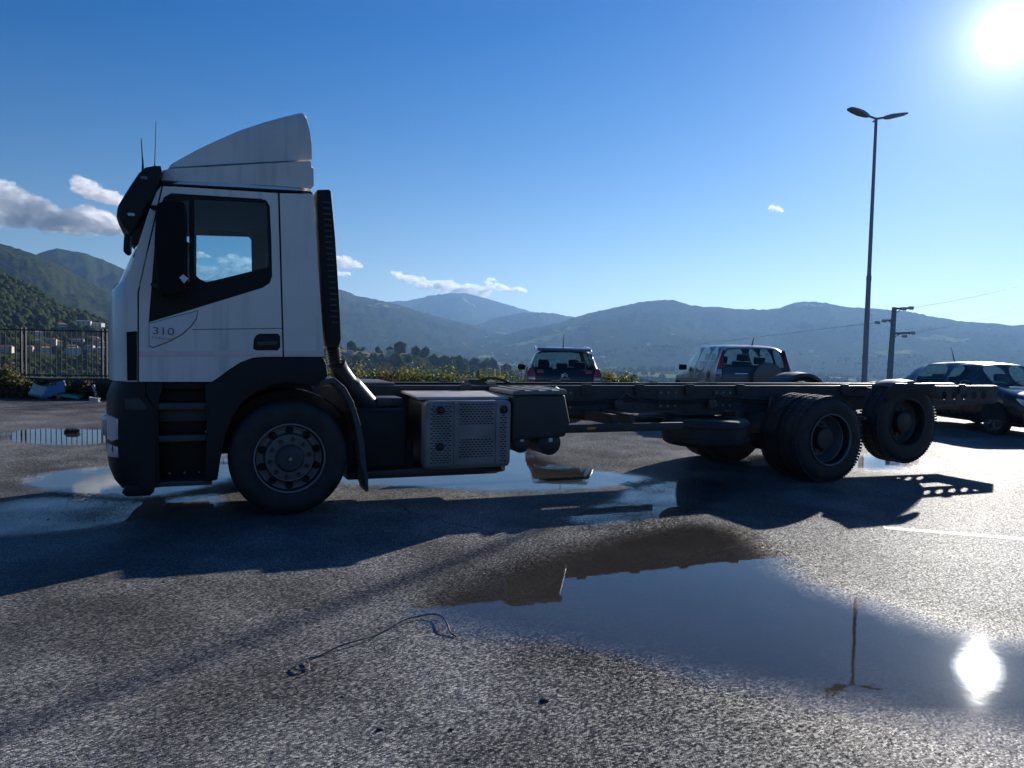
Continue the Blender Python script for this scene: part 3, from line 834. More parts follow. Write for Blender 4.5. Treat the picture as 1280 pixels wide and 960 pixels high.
tag(crowns('distant_wood', P, nrg.uniform(5, 14, len(P)), 'forest'), 'far trees and hedges on the hazy valley floor', 'woodland', kind='stuff')

# ------------------------------------------------------------------ houses on the hillsides
def house(kind):
    wallm, roofm, w, d, h, rh, rows = kind
    t = empty('house', (0, 0, 0))
    bm = bmesh.new(); box_bm(bm, -w / 2, w / 2, -d / 2, d / 2, -4, h)
    finish(bm, 'wall', wallm, t, smooth=0)
    bm = bmesh.new()
    e = .4
    v = [bm.verts.new(c) for c in ((-w / 2 - e, -d / 2 - e, h), (w / 2 + e, -d / 2 - e, h), (w / 2 + e, d / 2 + e, h), (-w / 2 - e, d / 2 + e, h), (-w / 2 + (d * .3 if rh > 1 else -e), 0, h + rh), (w / 2 - (d * .3 if rh > 1 else -e), 0, h + rh))]
    for f in ((0, 1, 5, 4), (2, 3, 4, 5), (1, 2, 5), (3, 0, 4), (0, 3, 2, 1)): bm.faces.new([v[i] for i in f])
    finish(bm, 'roof', roofm, t, smooth=0)
    for r_ in range(rows):
        for k in range(3):
            cx_ = -w / 2 + w * (k + .5) / 3
            bm = bmesh.new(); box_bm(bm, cx_ - .55, cx_ + .55, -d / 2 - .04, -d / 2 + .1, .9 + r_ * 2.9, 2.3 + r_ * 2.9)
            finish(bm, 'window', 'window_dark', t, smooth=0)
    return t
KINDS = [('house_white', 'roof_tile', 11, 8, 6, 1.8, 2), ('house_cream', 'roof_tile', 13, 9, 6, 2.0, 2), ('house_white', 'roof_grey', 15, 10, 9, .6, 3), ('house_pink', 'roof_tile', 10, 8, 3.4, 1.6, 1)]
PROTO = [house(k) for k in KINDS]
KN = ['white two storey house with tiled hip roof', 'cream two storey house with tiled hip roof', 'white flat roofed block of three storeys', 'pink single storey house with tiled roof']
used_proto = set()
def place_house(q, kind, width_px, where, group):
    r = math.hypot(q.x, q.y)
    s = width_px / FPX * r / KINDS[kind][2]
    s = min(max(s, .55), 1.5)
    if kind in used_proto: o = copy_tree(PROTO[kind])
    else: o = PROTO[kind]; used_proto.add(kind)
    o.location = q; o.rotation_euler = (0, 0, -math.atan2(q.x, q.y) + rnd.uniform(-.5, .5)); o.scale = (s, s, s)
    tag(o, KN[kind] + ' ' + where, 'house', group)
for h in HOUSES: place_house(*h)
for k in range(4):
    if k not in used_proto:
        for c in list(PROTO[k].children): bpy.data.objects.remove(c)
        bpy.data.objects.remove(PROTO[k])

# ------------------------------------------------------------------ low wall and iron fence at the edge of the yard
EDGE = [(-17, None), (-1.5, None)]
wx0, wx1 = -17.0, 26.0
def wall_pt(x, off=0.0): return Vector((x, float(lot_edge(x)) + off, 0))
def wall_piece(name, xa, xb, hgt, th):
    bm = bmesh.new()
    n = max(2, int((xb - xa) / 1.0)); rows = []
    for i in range(n + 1):
        p = wall_pt(xa + (xb - xa) * i / n)
        hh = hgt + .015 * math.sin(i * 2.1)
        rows.append([bm.verts.new((p.x, p.y + o_, z)) for o_, z in ((0, -.6), (0, hh - .05), (-.03, hh - .05), (-.03, hh), (th + .03, hh), (th + .03, hh - .05), (th, hh - .05), (th, -3.0))])
    for a, b in zip(rows, rows[1:]):
        for k in range(7): bm.faces.new([a[k], b[k], b[k + 1], a[k + 1]])
    bm.faces.new(rows[0]); bm.faces.new(rows[-1][::-1])
    return finish(bm, name, 'concrete', None, smooth=30)
tag(wall_piece('low_wall', wx0, wx1, .52, .3), 'low concrete wall along the far edge of the yard', 'wall')
fence = empty('iron_fence', wall_pt(-9, .15) + Vector((0, 0, .52)))
tag(fence, 'black iron railing fence standing on the low concrete wall', 'fence')
FB = fence.location
def fpt(x, z): p = wall_pt(x, .15) - FB; return Vector((p.x, p.y, z))
FX0, FX1 = -16.6, -7.0
for z in (.06, 1.22):
    bm = bmesh.new()
    a, b = fpt(FX0, z), fpt(FX1, z)
    tube_bm(bm, [a, b], .022, 4); finish(bm, 'rail', 'fence_iron', fence, smooth=0)
x = FX0; i = 0
bar_me = None
while x < FX1:
    post = i % 16 in (0, 1)
    bm = bmesh.new()
    if post:
        tube_bm(bm, [(0, 0, -.02), (0, 0, 1.28)], .032, 4)
        o = finish(bm, 'post', 'fence_iron', fence, smooth=0)
        o.location = fpt(x, 0)
    else:
        if bar_me is None:
            tube_bm(bm, [(0, 0, 0), (0, 0, 1.25)], .012, 6)
            o = finish(bm, 'bar', 'fence_iron', fence, smooth=60); bar_me = o.data
        else:
            bm.free(); o = bpy.data.objects.new('bar', bar_me); COL.objects.link(o); o.parent = fence
        o.location = fpt(x, 0)
    x += .125 if not post else .10; i += 1

# ------------------------------------------------------------------ weeds, bushes and litter along the wall
def wall_foot(px, off=0.0):
    d = ray(px, 490); k = d.x / d.y; y = 20.0
    for _ in range(6): y = float(lot_edge(k * y)) + off
    return Vector((k * y, y, 0))
def foliage_bm(bm, n, rx, ry, h, leaf, rg, up=.4, cluster=None):
    cl = cluster or [(rg.gauss(0, .42) * rx, rg.gauss(0, .42) * ry, rg.uniform(.25, 1) * h, rg.uniform(.14, .3)) for _ in range(10)]
    for _ in range(n):
        c = rg.choice(cl)
        x_, y_, z_ = c[0] + rg.gauss(0, c[3] * .5), c[1] + rg.gauss(0, c[3] * .5), max(.03, c[2] * rg.uniform(.6, 1) + rg.gauss(0, c[3] * .35))
        d = Vector((rg.gauss(0, 1), rg.gauss(0, 1), rg.gauss(up, .7))).normalized()
        s = d.orthogonal().normalized(); s = (Matrix.Rotation(rg.uniform(0, 6.28), 3, d) @ s)
        l = leaf * rg.uniform(.6, 1.4); w = l * .32
        o = Vector((x_, y_, z_)); nrm_ = d.cross(s) * l * .08
        v = [bm.verts.new(o), bm.verts.new(o + d * l * .5 + s * w + nrm_), bm.verts.new(o + d * l), bm.verts.new(o + d * l * .5 - s * w + nrm_)]
        bm.faces.new(v)
    return cl
def bush(name, loc, h, rx, leafm, n, leaf, label, group, seed):
    rg = random.Random(seed)
    t = empty(name, loc, rg.uniform(0, 6))
    cl = [(rg.gauss(0, .45) * rx, rg.gauss(0, .45) * rx, rg.uniform(.3, 1) * h, rg.uniform(.16, .34) * min(1, h)) for _ in range(13)]
    bm = bmesh.new(); foliage_bm(bm, n, rx, rx, h, leaf, rg, cluster=cl)
    finish(bm, 'foliage', leafm, t, smooth=0, recalc=False)
    bm = bmesh.new()
    for c in cl:
        tube_bm(bm, [(c[0] * .1, c[1] * .1, -.1), (c[0] * .6, c[1] * .6, c[2] * .5), (c[0], c[1], c[2])], [.012, .009, .004], 5)
    finish(bm, 'stem', 'bark', t)
    tag(t, label, 'bush', group)
    return t
BUSH = [  # px centre, top y, half width px, leaf, distance beyond the edge
    (447, 457, 16, 'leaf_yellow', .5), (470, 461, 13, 'leaf_green', .7), (482, 456, 15, 'leaf_brown', .6), (508, 459, 12, 'leaf_yellow', .5),
    (528, 463, 13, 'leaf_green', .7), (546, 457, 16, 'leaf_green', .5), (562, 464, 12, 'leaf_yellow', .6), (581, 466, 13, 'leaf_yellow', .5), (600, 465, 12, 'leaf_green', .8),
    (620, 468, 11, 'leaf_yellow', .5), (640, 466, 12, 'leaf_green', .6), (752, 463, 9, 'leaf_yellow', .5), (768, 465, 12, 'leaf_yellow', .6), (786, 467, 10, 'leaf_green', .7),
    (420, 462, 14, 'leaf_green', .6)]
LEAFN = {'leaf_yellow': 'yellow green leafy bush', 'leaf_green': 'mid green leafy bush', 'leaf_brown': 'reddish brown autumn bush'}
for i, (px, ty, hw, lm, off) in enumerate(BUSH):
    d = ray(px, 470); k = d.x / d.y
    yy = 21.3 + off
    for _ in range(4): yy = float(lot_edge(k * yy)) + .3 + off
    base = Vector((k * yy, yy, -.05))
    top = at_dist(px, ty, math.hypot(base.x, base.y)).z
    bush('bush', base, max(.5, top - base.z), hw / FPX * yy * 1.25, lm, 620, .085, LEAFN[lm] + ' behind the low wall beyond the truck', 'bushes beyond the truck', 100 + i)
for i, (px, ty, hw, lm) in enumerate([(2, 450, 14, 'leaf_dry'), (14, 458, 12, 'leaf_green'), (26, 466, 9, 'leaf_dry')]):
    base = wall_foot(px, -.30); top = at_dist(px, ty, math.hypot(base.x, base.y)).z
    bush('weed_bush', base, top, hw / FPX * base.y * 1.1, lm, 620, .075, ('tall dry seed-headed weed' if lm == 'leaf_dry' else 'leafy green weed') + ' against the low wall by the fence', 'weeds at the foot of the fence', 200 + i)
for i, (px, ty, hw, lm) in enumerate([(62, 489, 9, 'leaf_green'), (98, 482, 12, 'leaf_dark'), (112, 486, 11, 'leaf_green'), (128, 480, 12, 'leaf_dark'), (140, 484, 11, 'leaf_green'), (108, 472, 8, 'leaf_dry'), (40, 476, 13, 'leaf_dark'), (80, 476, 13, 'leaf_dark'), (58, 477, 12, 'leaf_dark'), (112, 478, 12, 'leaf_dark'), (30, 480, 12, 'leaf_green')]):
    base = wall_foot(px, -.18); top = at_dist(px, ty, math.hypot(base.x, base.y)).z
    bush('low_plant', base, max(.15, top), hw / FPX * base.y * 1.2, lm, 320, .07, {'leaf_green': 'low green creeping plant', 'leaf_dark': 'low dark green plant', 'leaf_dry': 'dry brown weed stalk'}[lm] + ' at the foot of the wall among litter', 'plants at the foot of the wall', 300 + i)
# weeds all along the wall foot
rg = random.Random(5)
bm = bmesh.new()
for _ in range(5200):
    x_ = rg.uniform(-17, 26); yb = float(lot_edge(x_)) - abs(rg.gauss(0, .22))
    if vnoise(np.array([x_ * .9]), np.array([0.]), 3)[0] < .35: continue
    l = rg.uniform(.05, .26); o = Vector((x_, yb, 0)); d = Vector((rg.gauss(0, .35), rg.gauss(0, .35), 1)).normalized(); s = Vector((rg.gauss(0, 1), rg.gauss(0, 1), 0)).normalized() * .012
    bm.faces.new([bm.verts.new(o - s), bm.verts.new(o + s), bm.verts.new(o + d * l)])
tag(finish(bm, 'wall_foot_weeds', 'leaf_green', None, smooth=0, recalc=False), 'thin strip of weeds along the foot of the low wall', 'weeds', kind='stuff')
# rough grass and scrub just past the wall
bm = bmesh.new()
for _ in range(9000):
    x_ = rg.uniform(-17, 26); yb = float(lot_edge(x_)) + .35 + abs(rg.gauss(0, 1.6)); z_ = -.06 - 46 * (1 - math.exp(-max(yb - float(lot_edge(x_)) - 1.2, 0) / 120))
    l = rg.uniform(.15, .55); o = Vector((x_, yb, z_)); d = Vector((rg.gauss(0, .35), rg.gauss(0, .35), 1)).normalized(); s = Vector((rg.gauss(0, 1), rg.gauss(0, 1), 0)).normalized() * .02
    bm.faces.new([bm.verts.new(o - s), bm.verts.new(o + s), bm.verts.new(o + d * l)])
tag(finish(bm, 'rough_grass', 'leaf_yellow', None, smooth=0, recalc=False), 'rough yellow green grass beyond the low wall', 'grass', kind='stuff')

def litter(name, px, py, dims, rot, m_, label):
    p = wall_foot(px, -.42) if py < 500 else ground(px, py)
    bm = bmesh.new(); box_bm(bm, -dims[0] / 2, dims[0] / 2, -dims[1] / 2, dims[1] / 2, 0, dims[2])
    bmesh.ops.subdivide_edges(bm, edges=bm.edges[:], cuts=2, use_grid_fill=True)
    rg_ = random.Random(px)
    for v in bm.verts: v.co += Vector((rg_.gauss(0, .03) * dims[0], rg_.gauss(0, .03) * dims[1], rg_.gauss(0, .1) * dims[2]))
    mt_ = Matrix.Rotation(rot[2], 3, 'Z') @ Matrix.Rotation(rot[1], 3, 'Y') @ Matrix.Rotation(rot[0], 3, 'X')
    for v in bm.verts: v.co = mt_ @ v.co
    zmin = min(v.co.z for v in bm.verts)
    for v in bm.verts: v.co.z -= zmin
    o = finish(bm, name, m_, None, bevel=0, smooth=30)
    o.location = (p.x, p.y, 0)
    tag(o, label, 'litter')
litter('foam_sheet', 50, 493, (.40, .30, .10), (.9, .25, .3), 'litter_board', 'crumpled white foam sheet dumped against the low wall')
litter('plastic_panel', 66, 494, (.62, .40, .05), (.8, -.3, .2), 'litter_blue', 'blue grey plastic panel leaning on the low wall')
litter('yellow_scrap', 76, 495, (.16, .10, .12), (.3, -.5, .5), 'litter_yellow', 'yellow plastic scrap beside the dumped panel')
litter('green_bag', 90, 498.5, (.46, .22, .07), (.1, .15, .1), 'litter_bag', 'green plastic bag lying flat at the foot of the wall')
litter('white_post_stub', 121, 497, (.07, .07, .30), (.1, -.25, .2), 'litter_board', 'short white stub leaning among the low plants')
litter('white_block', 118, 503, (.22, .10, .09), (0, .1, .1), 'litter_board', 'small white block lying on the asphalt edge')
for i, (px, py, s) in enumerate([(90, 541, .10), (680, 876, .016), (428, 871, .007), (565, 912, .008), (475, 912, .011), (118, 651, .010), (60, 650, .010), (205, 728, .008)]):
    p = ground(px, py); bm = bmesh.new(); bmesh.ops.create_icosphere(bm, subdivisions=2, radius=s)
    rg_ = random.Random(i)
    for v in bm.verts: v.co = Vector((v.co.x * 1.3, v.co.y, v.co.z * .6)) * rg_.uniform(.8, 1.15); 
    o = finish(bm, 'stone', 'stone_dark', None, smooth=30); o.location = (p.x, p.y, s * .25)
    tag(o, 'stone standing out of the oval puddle near the fence' if i == 0 else 'small loose dark stone lying on the asphalt', 'stone', None if i == 0 else 'loose stones on the asphalt')

# bent wire on the asphalt
wp = [(369, 839), (372, 833), (384, 826), (400, 821), (425, 811), (450, 804), (466, 797), (485, 788), (505, 779), (525, 773), (540, 772), (550, 775), (558, 785), (563, 793), (570, 797)]
path = []
for i, q in enumerate(wp):
    g = ground(*q); path.append((g.x, g.y, .012 + .006 * math.sin(i * 1.7) + (.014 if 9 < i < 13 else 0)))
w_ = empty('bent_wire', (path[0][0], path[0][1], 0)); tag(w_, 'long bent dark wire lying on the asphalt', 'wire')
def rel(p, o): return (p[0] - o[0], p[1] - o[1], p[2])
def spline(pts, k=6):
    pts = [Vector(p) for p in pts]; out = []
    for i in range(len(pts) - 1):
        p0, p1, p2, p3 = pts[max(i - 1, 0)], pts[i], pts[i + 1], pts[min(i + 2, len(pts) - 1)]
        for j in range(k):
            t = j / k
            out.append(.5 * ((2 * p1) + (p2 - p0) * t + (2 * p0 - 5 * p1 + 4 * p2 - p3) * t * t + (3 * p1 - p0 - 3 * p2 + p3) * t ** 3))
    out.append(pts[-1]); return out
tube('strand', [rel(p, path[0]) for p in spline(path, 4)], .0042, 'wire_green', w_, n=6)
hk = [(369, 839), (374, 841), (380, 840), (386, 838), (386, 833), (383, 828)]
tube('hook', [rel((*ground(*q)[:2], .012), path[0]) for q in hk], .0045, 'cable_grey', w_, n=6)

# ------------------------------------------------------------------ lamp post and power pole
LP = Vector((10.42, 22.75, 0))
lamp = empty('lamp_post', LP); tag(lamp, 'tall grey street lamp post with two lamp heads', 'lamp post')
_t = at_dist(1097, 147, LP.length)
LH = _t.z; LX = (_t - LP).x * .55
tube('pole', [(0, 0, -.1), (LX * .02, 0, .02), (LX * .3, 0, LH * .3), (LX * .45, 0, LH * .45)], [.088, .085, .074, .066], 'galvanised', lamp, n=14)
tube('upper_pole', [(LX * .45, 0, LH * .45 - .08), (LX * .46, 0, LH * .45), (LX, 0, LH)], [.060, .058, .042], 'galvanised', lamp, n=14)
lathe('base_plate', [(0, .2), (.03, .2), (.03, .11), (.14, .10)], 'galvanised', lamp, axis='z', n=20)
lathe('sleeve', [(-.02, .074), (.10, .074), (.12, .064)], 'galvanised', lamp, cx=LX * .45, cz=LH * .45 - .06, axis='z', n=16)
for s, tilt, dy in ((-1, .24, -.25), (1, .21, .1)):
    d = Vector((s, dy, .0)).normalized(); u = Vector((0, 0, 1)); sd_ = d.cross(u).normalized()
    o0 = Vector((LX, 0, LH - .03))
    def pt(l, w, z): return o0 + d * l + sd_ * w + u * (z + l * tilt)
    tube('arm', [pt(0, 0, 0), pt(.18, 0, 0), pt(.34, 0, 0)], .032, 'galvanised', lamp, n=8)
    bm = bmesh.new(); rings = []
    for l, hw, zt, zb in ((.26, .05, .045, -.04), (.34, .09, .06, -.05), (.52, .15, .075, -.05), (.72, .16, .055, -.035), (.88, .13, .03, -.028), (.93, .09, .012, -.025)):
        rings.append([bm.verts.new(pt(l, -hw, zb)), bm.verts.new(pt(l, -hw, zt * .4)), bm.verts.new(pt(l, 0, zt)), bm.verts.new(pt(l, hw, zt * .4)), bm.verts.new(pt(l, hw, zb))])
    for a, b in zip(rings, rings[1:]):
        for k in range(5): bm.faces.new([a[k], a[(k + 1) % 5], b[(k + 1) % 5], b[k]])
    bm.faces.new(rings[0]); bm.faces.new(rings[-1][::-1])
    finish(bm, 'lamp_head', 'galvanised', lamp, smooth=30)
tube('sensor', [(LX, 0, LH - .06), (LX - .13, -.1, LH - .14)], .025, 'galvanised', lamp, n=8)

pb = at_dist(1112, 470, 42); PG = tz(pb.x, pb.y)
pp = empty('power_pole', (pb.x, pb.y, PG)); tag(pp, 'slim steel power pole with three short insulator arms', 'power pole')
def pw(px, py): q = at_dist(px, py, 42); return Vector((q.x - pb.x, q.y - pb.y, q.z - PG))
ptop, pmid = pw(1118, 384), pw(1112, 472)
ex = pmid + (pmid - ptop).normalized() * 6
tube('pole', [(pmid.x, pmid.y, -.5), pmid, ptop], [.16, .145, .11], 'galvanised', pp, n=10)
INS = []
for (x0, y0), (x1, y1), ins in (((1118, 386), (1138, 385), [(1130, 386), (1139, 385)]), ((1117, 400), (1104, 401), [(1105, 401), (1097, 403)]), ((1115, 417), (1139, 416), [(1131, 420), (1141, 416)])):
    a, b = pw(x0, y0), pw(x1, y1)
    tube('arm', [a, b], .05, 'galvanised', pp, n=6)
    tube('brace', [a + Vector((0, 0, -.25)), a.lerp(b, .5)], .025, 'galvanised', pp, n=6)
    for q in ins:
        c = pw(*q)
        lathe('insulator', [(-.13, .03), (-.11, .09), (-.06, .06), (-.02, .10), (.03, .06), (.07, .10), (.12, .05)], 'insulator', pp, cx=c.x, cy_=c.y, cz=c.z, axis='x', n=10)
    INS.append(c + Vector((pb.x, pb.y, PG)))
for i, (c, e) in enumerate(((INS[0], (1420, 300)), (INS[2], (1420, 330)), (INS[1], (700, 442)))):
    q = at_dist(*e, 95 if i < 2 else 300)
    pts = []
    for k in range(13):
        t = k / 12; p = c.lerp(q, t); p.z -= 4 * t * (1 - t) * .8
        pts.append(p)
    o = tube('power_cable', pts, .009 if i < 2 else .012, 'cable_grey', None, n=4)
    tag(o, ['power cable from the top arm of the power pole', 'power cable from the lowest arm of the power pole', 'power cable from the middle arm of the power pole into the valley'][i], 'cable')

# ------------------------------------------------------------------ the truck
TA, TB = ground(362, 645), ground(1035, 604)
TU = (TB - TA).normalized(); TN = Vector((-TU.y, TU.x, 0))
truck = empty('chassis_truck', TA, math.atan2(TU.y, TU.x))
tag(truck, 'white cab truck with bare dark chassis and no body', 'truck')
def tl(px, py, yl=0.0):
    """pixel -> (x, z) on the truck's upright plane yl metres in from the near tyre wall"""
    d = ray(px, py); t = (yl + (TA - CAM).dot(TN)) / d.dot(TN)
    p = CAM + d * t - TA
    return (p.dot(TU), p.z)
def tls(pts, yl=0.0): return [tl(x, y, yl) for x, y in pts]
TW = 2.46                                   # width over the tyres
def far(y): return TW - y
CY0 = .05                                   # near cab side plane
CY1 = far(CY0)
# --- cab shell: side profile lofted across, rounded at the front corners
prof = [(-1.44, 1.19), (-1.445, 1.5), (-1.44, 1.80), (-1.415, 1.95), (-1.36, 2.02), (-1.20, 2.42), (-1.06, 2.74), (-1.00, 2.84), (-.90, 2.88), (-.4, 2.905), (.05, 2.915), (.165, 2.89), (.19, 2.84), (.24, 2.1), (.285, 1.42), (.285, 1.19)]
ysec = [0, .015, .05, .11, .22, .42, .8, 1.18]
rnd_x = [.20, .15, .095, .05, .01, -.03, -.06, -.075]
dz_top = [-.05, -.03, -.012, -.003, 0, .008, .015, .02]
secs = [(CY0 + y, r_, dz) for y, r_, dz in zip(ysec, rnd_x, dz_top)]
secs += [(CY1 - y, r_, dz) for y, r_, dz in list(zip(ysec, rnd_x, dz_top))[::-1]]
def cab_pt(i, s):
    x, z = prof[i]; y, rx, dz = s
    k = 1.0 if x < -1.3 else max(0, min(1, (-x - .9) / .4))
    return Vector((x + rx * k, y, z + (dz if z > 2.7 else 0)))
def loft(sel, name, m_, parent, off=0, thick=0, smooth=35):
    bm = bmesh.new(); vv = {}
    for (i, j) in sel:
        for a, b in ((i, j), (i + 1, j), (i + 1, j + 1), (i, j + 1)):
            if (a, b) not in vv: vv[(a, b)] = bm.verts.new(cab_pt(a, secs[b]))
        bm.faces.new([vv[(i, j)], vv[(i + 1, j)], vv[(i + 1, j + 1)], vv[(i, j + 1)]])
    bmesh.ops.recalc_face_normals(bm, faces=bm.faces[:])
    o = finish(bm, name, m_, parent, smooth=smooth, recalc=False)
    return o
NS = len(secs); NP = len(prof)
wind = [(i, j) for i in (4, 5) for j in range(3, NS - 4)]
front_low = [(i, j) for i in range(0, 4) for j in range(NS - 1)]
rest = [(i, j) for i in range(NP - 1) for j in range(NS - 1) if (i, j) not in wind and (i, j) not in front_low]
loft(rest, 'cab_shell', 'cab_white', truck)
loft(front_low, 'front_panel', 'cab_white', truck)
loft(wind, 'windscreen', 'windscreen_glass', truck)
# inner lining
def lining(y, s):
    pts = [(-1.22, 1.2), (-1.24, 1.55), (.15, 1.55), (.15, 1.2)]
    return prism('lining', pts, y, y + .02 * s, 'interior_dark', truck, bevel=0)
box('headliner', -.95, .14, CY0 + .1, CY1 - .1, 2.78, 2.80, 'interior_grey', truck, bevel=0)
box('overhead_locker', -1.0, -.66, CY0 + .12, CY1 - .12, 2.71, 2.77, 'interior_grey', truck, bevel=.02)
box('rear_lining', .13, .15, CY0 + .1, CY1 - .1, 1.25, 2.78, 'interior_grey', truck, bevel=0)
box('cab_floor', -1.2, .15, CY0 + .06, CY1 - .06, 1.22, 1.25, 'interior_dark', truck, bevel=0)
prism('dashboard', [(-1.25, 1.3), (-1.28, 1.9), (-1.05, 1.92), (-.92, 1.8), (-.95, 1.3)], CY0 + .1, CY1 - .1, 'interior_dark', truck, bevel=.02)
for yc in (.55, 1.9):
    st = prism('seat', [(-.62, 1.3), (-.64, 1.72), (-.2, 1.70), (-.1, 2.30), (.04, 2.32), (.02, 1.66), (-.04, 1.3)], yc - .26, yc + .26, 'seat_cloth', truck, bevel=.03)
    prism('headrest', [(-.08, 2.33), (-.06, 2.52), (.05, 2.53), (.05, 2.33)], yc - .15, yc + .15, 'seat_cloth', st, bevel=.03)
bm = bmesh.new(); ang = 1.1
ctr = Vector((-.78, .55, 1.93)); ax = Vector((math.cos(ang), 0, math.sin(ang)))
u_ = Vector((0, 1, 0)); w_2 = ax.cross(u_)
tube_bm(bm, [ctr + (u_ * math.cos(a) + w_2 * math.sin(a)) * .22 for a in np.linspace(0, 2 * math.pi, 25)], .018, 8)
tube_bm(bm, [ctr + u_ * .21, ctr - u_ * .21], .02, 6); tube_bm(bm, [ctr, ctr - ax * .4], .03, 6)
finish(bm, 'steering_wheel', 'interior_dark', truck)
# --- doors and side panels: plates with the window opening
W_OUT = [(186, 403), (188, 372), (194, 300), (199, 262), (205, 247), (214, 242), (250, 244.5), (326, 249), (333, 251), (337, 258), (339, 300), (340, 345), (337, 354), (328, 360), (290, 372), (240, 387)]
G_MAIN = [(243, 249), (330, 253), (334, 258), (335, 300), (335.5, 334), (258, 353), (250, 349), (243, 343)]
G_QUART = [(205, 253), (236, 250), (237, 352), (206, 360)]
DOOR = [(174, 477), (174, 420), (174, 365), (182, 330), (192, 284), (204, 233.5), (230, 234.5), (347, 242), (349, 320), (353, 446), (330, 446), (316, 447), (300, 453), (286, 462), (274, 471), (265, 477)]
REAR = [(349.5, 242), (391, 243), (397, 330), (405, 446), (355, 446), (351, 320)]
FRNT = [(172, 477), (172, 365), (180, 330), (202, 233), (196, 240), (185, 268), (165, 330), (157, 356), (158, 477)]
for side in (0, 1):
    def ys(a, b): return (CY0 + a, CY0 + b) if side == 0 else (CY1 - a, CY1 - b)
    wo = tls(W_OUT, CY0)
    dr = holed('door', tls(DOOR, CY0), [wo], *ys(-.022, .012), 'cab_white', truck)
    holed('rear_side_panel', tls(REAR, CY0), [], *ys(-.018, .012), 'cab_white', truck)
    holed('corner_panel', tls(FRNT, CY0), [], *ys(-.018, .012), 'cab_white', truck)
    # backing behind the joints
    back = tls([(164, 478), (164, 372), (172, 340), (199, 240), (206, 230), (391, 240), (405, 448), (340, 448), (300, 458), (265, 478)], CY0)
    holed('side_frame', back, [tls([(184, 405), (186, 360), (197, 262), (204, 244), (336, 248), (341, 352), (330, 362)], CY0)], *ys(.02, .05), 'gap_black', truck)
    fr_ = holed('window_frame', wo, [tls(G_MAIN, CY0), tls(G_QUART, CY0)], *ys(-.012, .03), 'rubber_seal', dr)
    fr_.parent = dr
    for nm, g in (('door_window', G_MAIN), ('quarter_window', G_QUART)):
        gp = tls(g, CY0); y_ = ys(.006, .006)[0]
        me = bpy.data.meshes.new(nm); me.from_pydata([(x, y_, z) for x, z in gp], [], [tuple(range(len(gp)))])
        link(nm, me, 'truck_glass', dr)
    # handle, tape, badge, painted crease shade
    hp = tls([(316, 436), (317, 424), (320, 419), (325, 417), (347, 417), (350, 420), (350, 434), (347, 438), (320, 438)], CY0)
    prism('handle_recess', hp, *ys(-.026, .0), 'plastic_black', dr, bevel=.004)
    prism('door_handle', tls([(321, 427), (346, 426), (346, 431), (321, 432)], CY0), *ys(-.04, -.02), 'plastic_dark', dr, bevel=.004)
    prism('reflective_strip', tls([(174.5, 438.5), (352.5, 438.5), (352.8, 445.8), (174.5, 446)], CY0), *ys(-.025, -.01), 'reflective_tape', dr, bevel=.001)
    prism('reflective_strip', tls([(355, 438.5), (403.5, 438.5), (404, 445.5), (355, 445.8)], CY0), *ys(-.021, -.01), 'reflective_tape', truck, bevel=.001)
    prism('crease_shade', tls([(240, 411.5), (352, 410), (352, 410.9), (240, 412.3)], CY0), *ys(-.0235, -.01), 'plastic_dark', dr, bevel=0)  # thin dark strip painting the shade of the door crease
    prism('badge_edge', tls([(186.2, 404.2), (215, 396), (248, 388), (246, 399), (239, 409), (229, 418), (214.5, 426.2), (192, 435.3), (186.2, 433)], CY0), *ys(-.0245, -.01), 'badge_grey', dr, bevel=.002)
    bp = prism('badge_panel', tls([(187, 405), (215, 397), (247, 389), (245, 398), (238, 408), (228, 417), (214, 425), (192, 434), (187, 432)], CY0), *ys(-.034, -.01), 'badge_panel', dr, bevel=.006)
    if side == 0:
        x_, z_ = tl(190, 417.5, CY0)
        text_mesh('badge_number', '310', .085, 'badge_grey', dr, (x_, CY0 - .036, z_), (R(90), R(2), 0), .003, sx=1.35)
        x_, z_ = tl(190.5, 423, CY0)
        text_mesh('badge_word', 'S T R A L I S', .022, 'badge_grey', dr, (x_, CY0 - .036, z_), (R(90), R(4), 0), .002, sx=1.3)
    prism('corner_grille', tls([(158.5, 415), (171.5, 414), (171.5, 475.5), (159.5, 475.5)], CY0), *ys(-.03, .0), 'slot_black', truck, bevel=.003)
    # mirror: tall twin-glass housing on two arms in front of the quarter window
    my = (-.20, -.05) if side == 0 else (far(-.05), far(-.20))
    mh = prism('mirror', tls([(197, 262), (203, 258), (228, 257), (233, 262), (234, 300), (233, 366), (228, 371), (204, 372), (199, 366), (195, 310)], CY0), *my, 'mirror_black', truck, bevel=.025, seg=3)
    for pz in (266, 362):
        q = tl(206, pz, CY0); q2 = tl(192, pz - 6, CY0)
        ysid = CY0 - .02 if side == 0 else CY1 + .02
        tube('mirror_arm', [(q[0], (my[0] + my[1]) / 2, q[1]), (q2[0], ysid, q2[1]), (q2[0] - .02, ysid + (.05 if side == 0 else -.05), q2[1])], .022, 'plastic_black', truck)
    tx, tz_ = tl(218, 355, CY0)
prism('toll_tag', tls([(225, 350), (230, 346), (236, 351), (231, 357)], CY0), -.212, -.2, 'plate_white', truck, bevel=.001)
# drip line under the roof
prism('roof_gutter', [(-1.0, 2.815), (.17, 2.862), (.17, 2.874), (-1.0, 2.828)], CY0 - .012, CY0 + .03, 'rubber_seal', truck, bevel=.002)
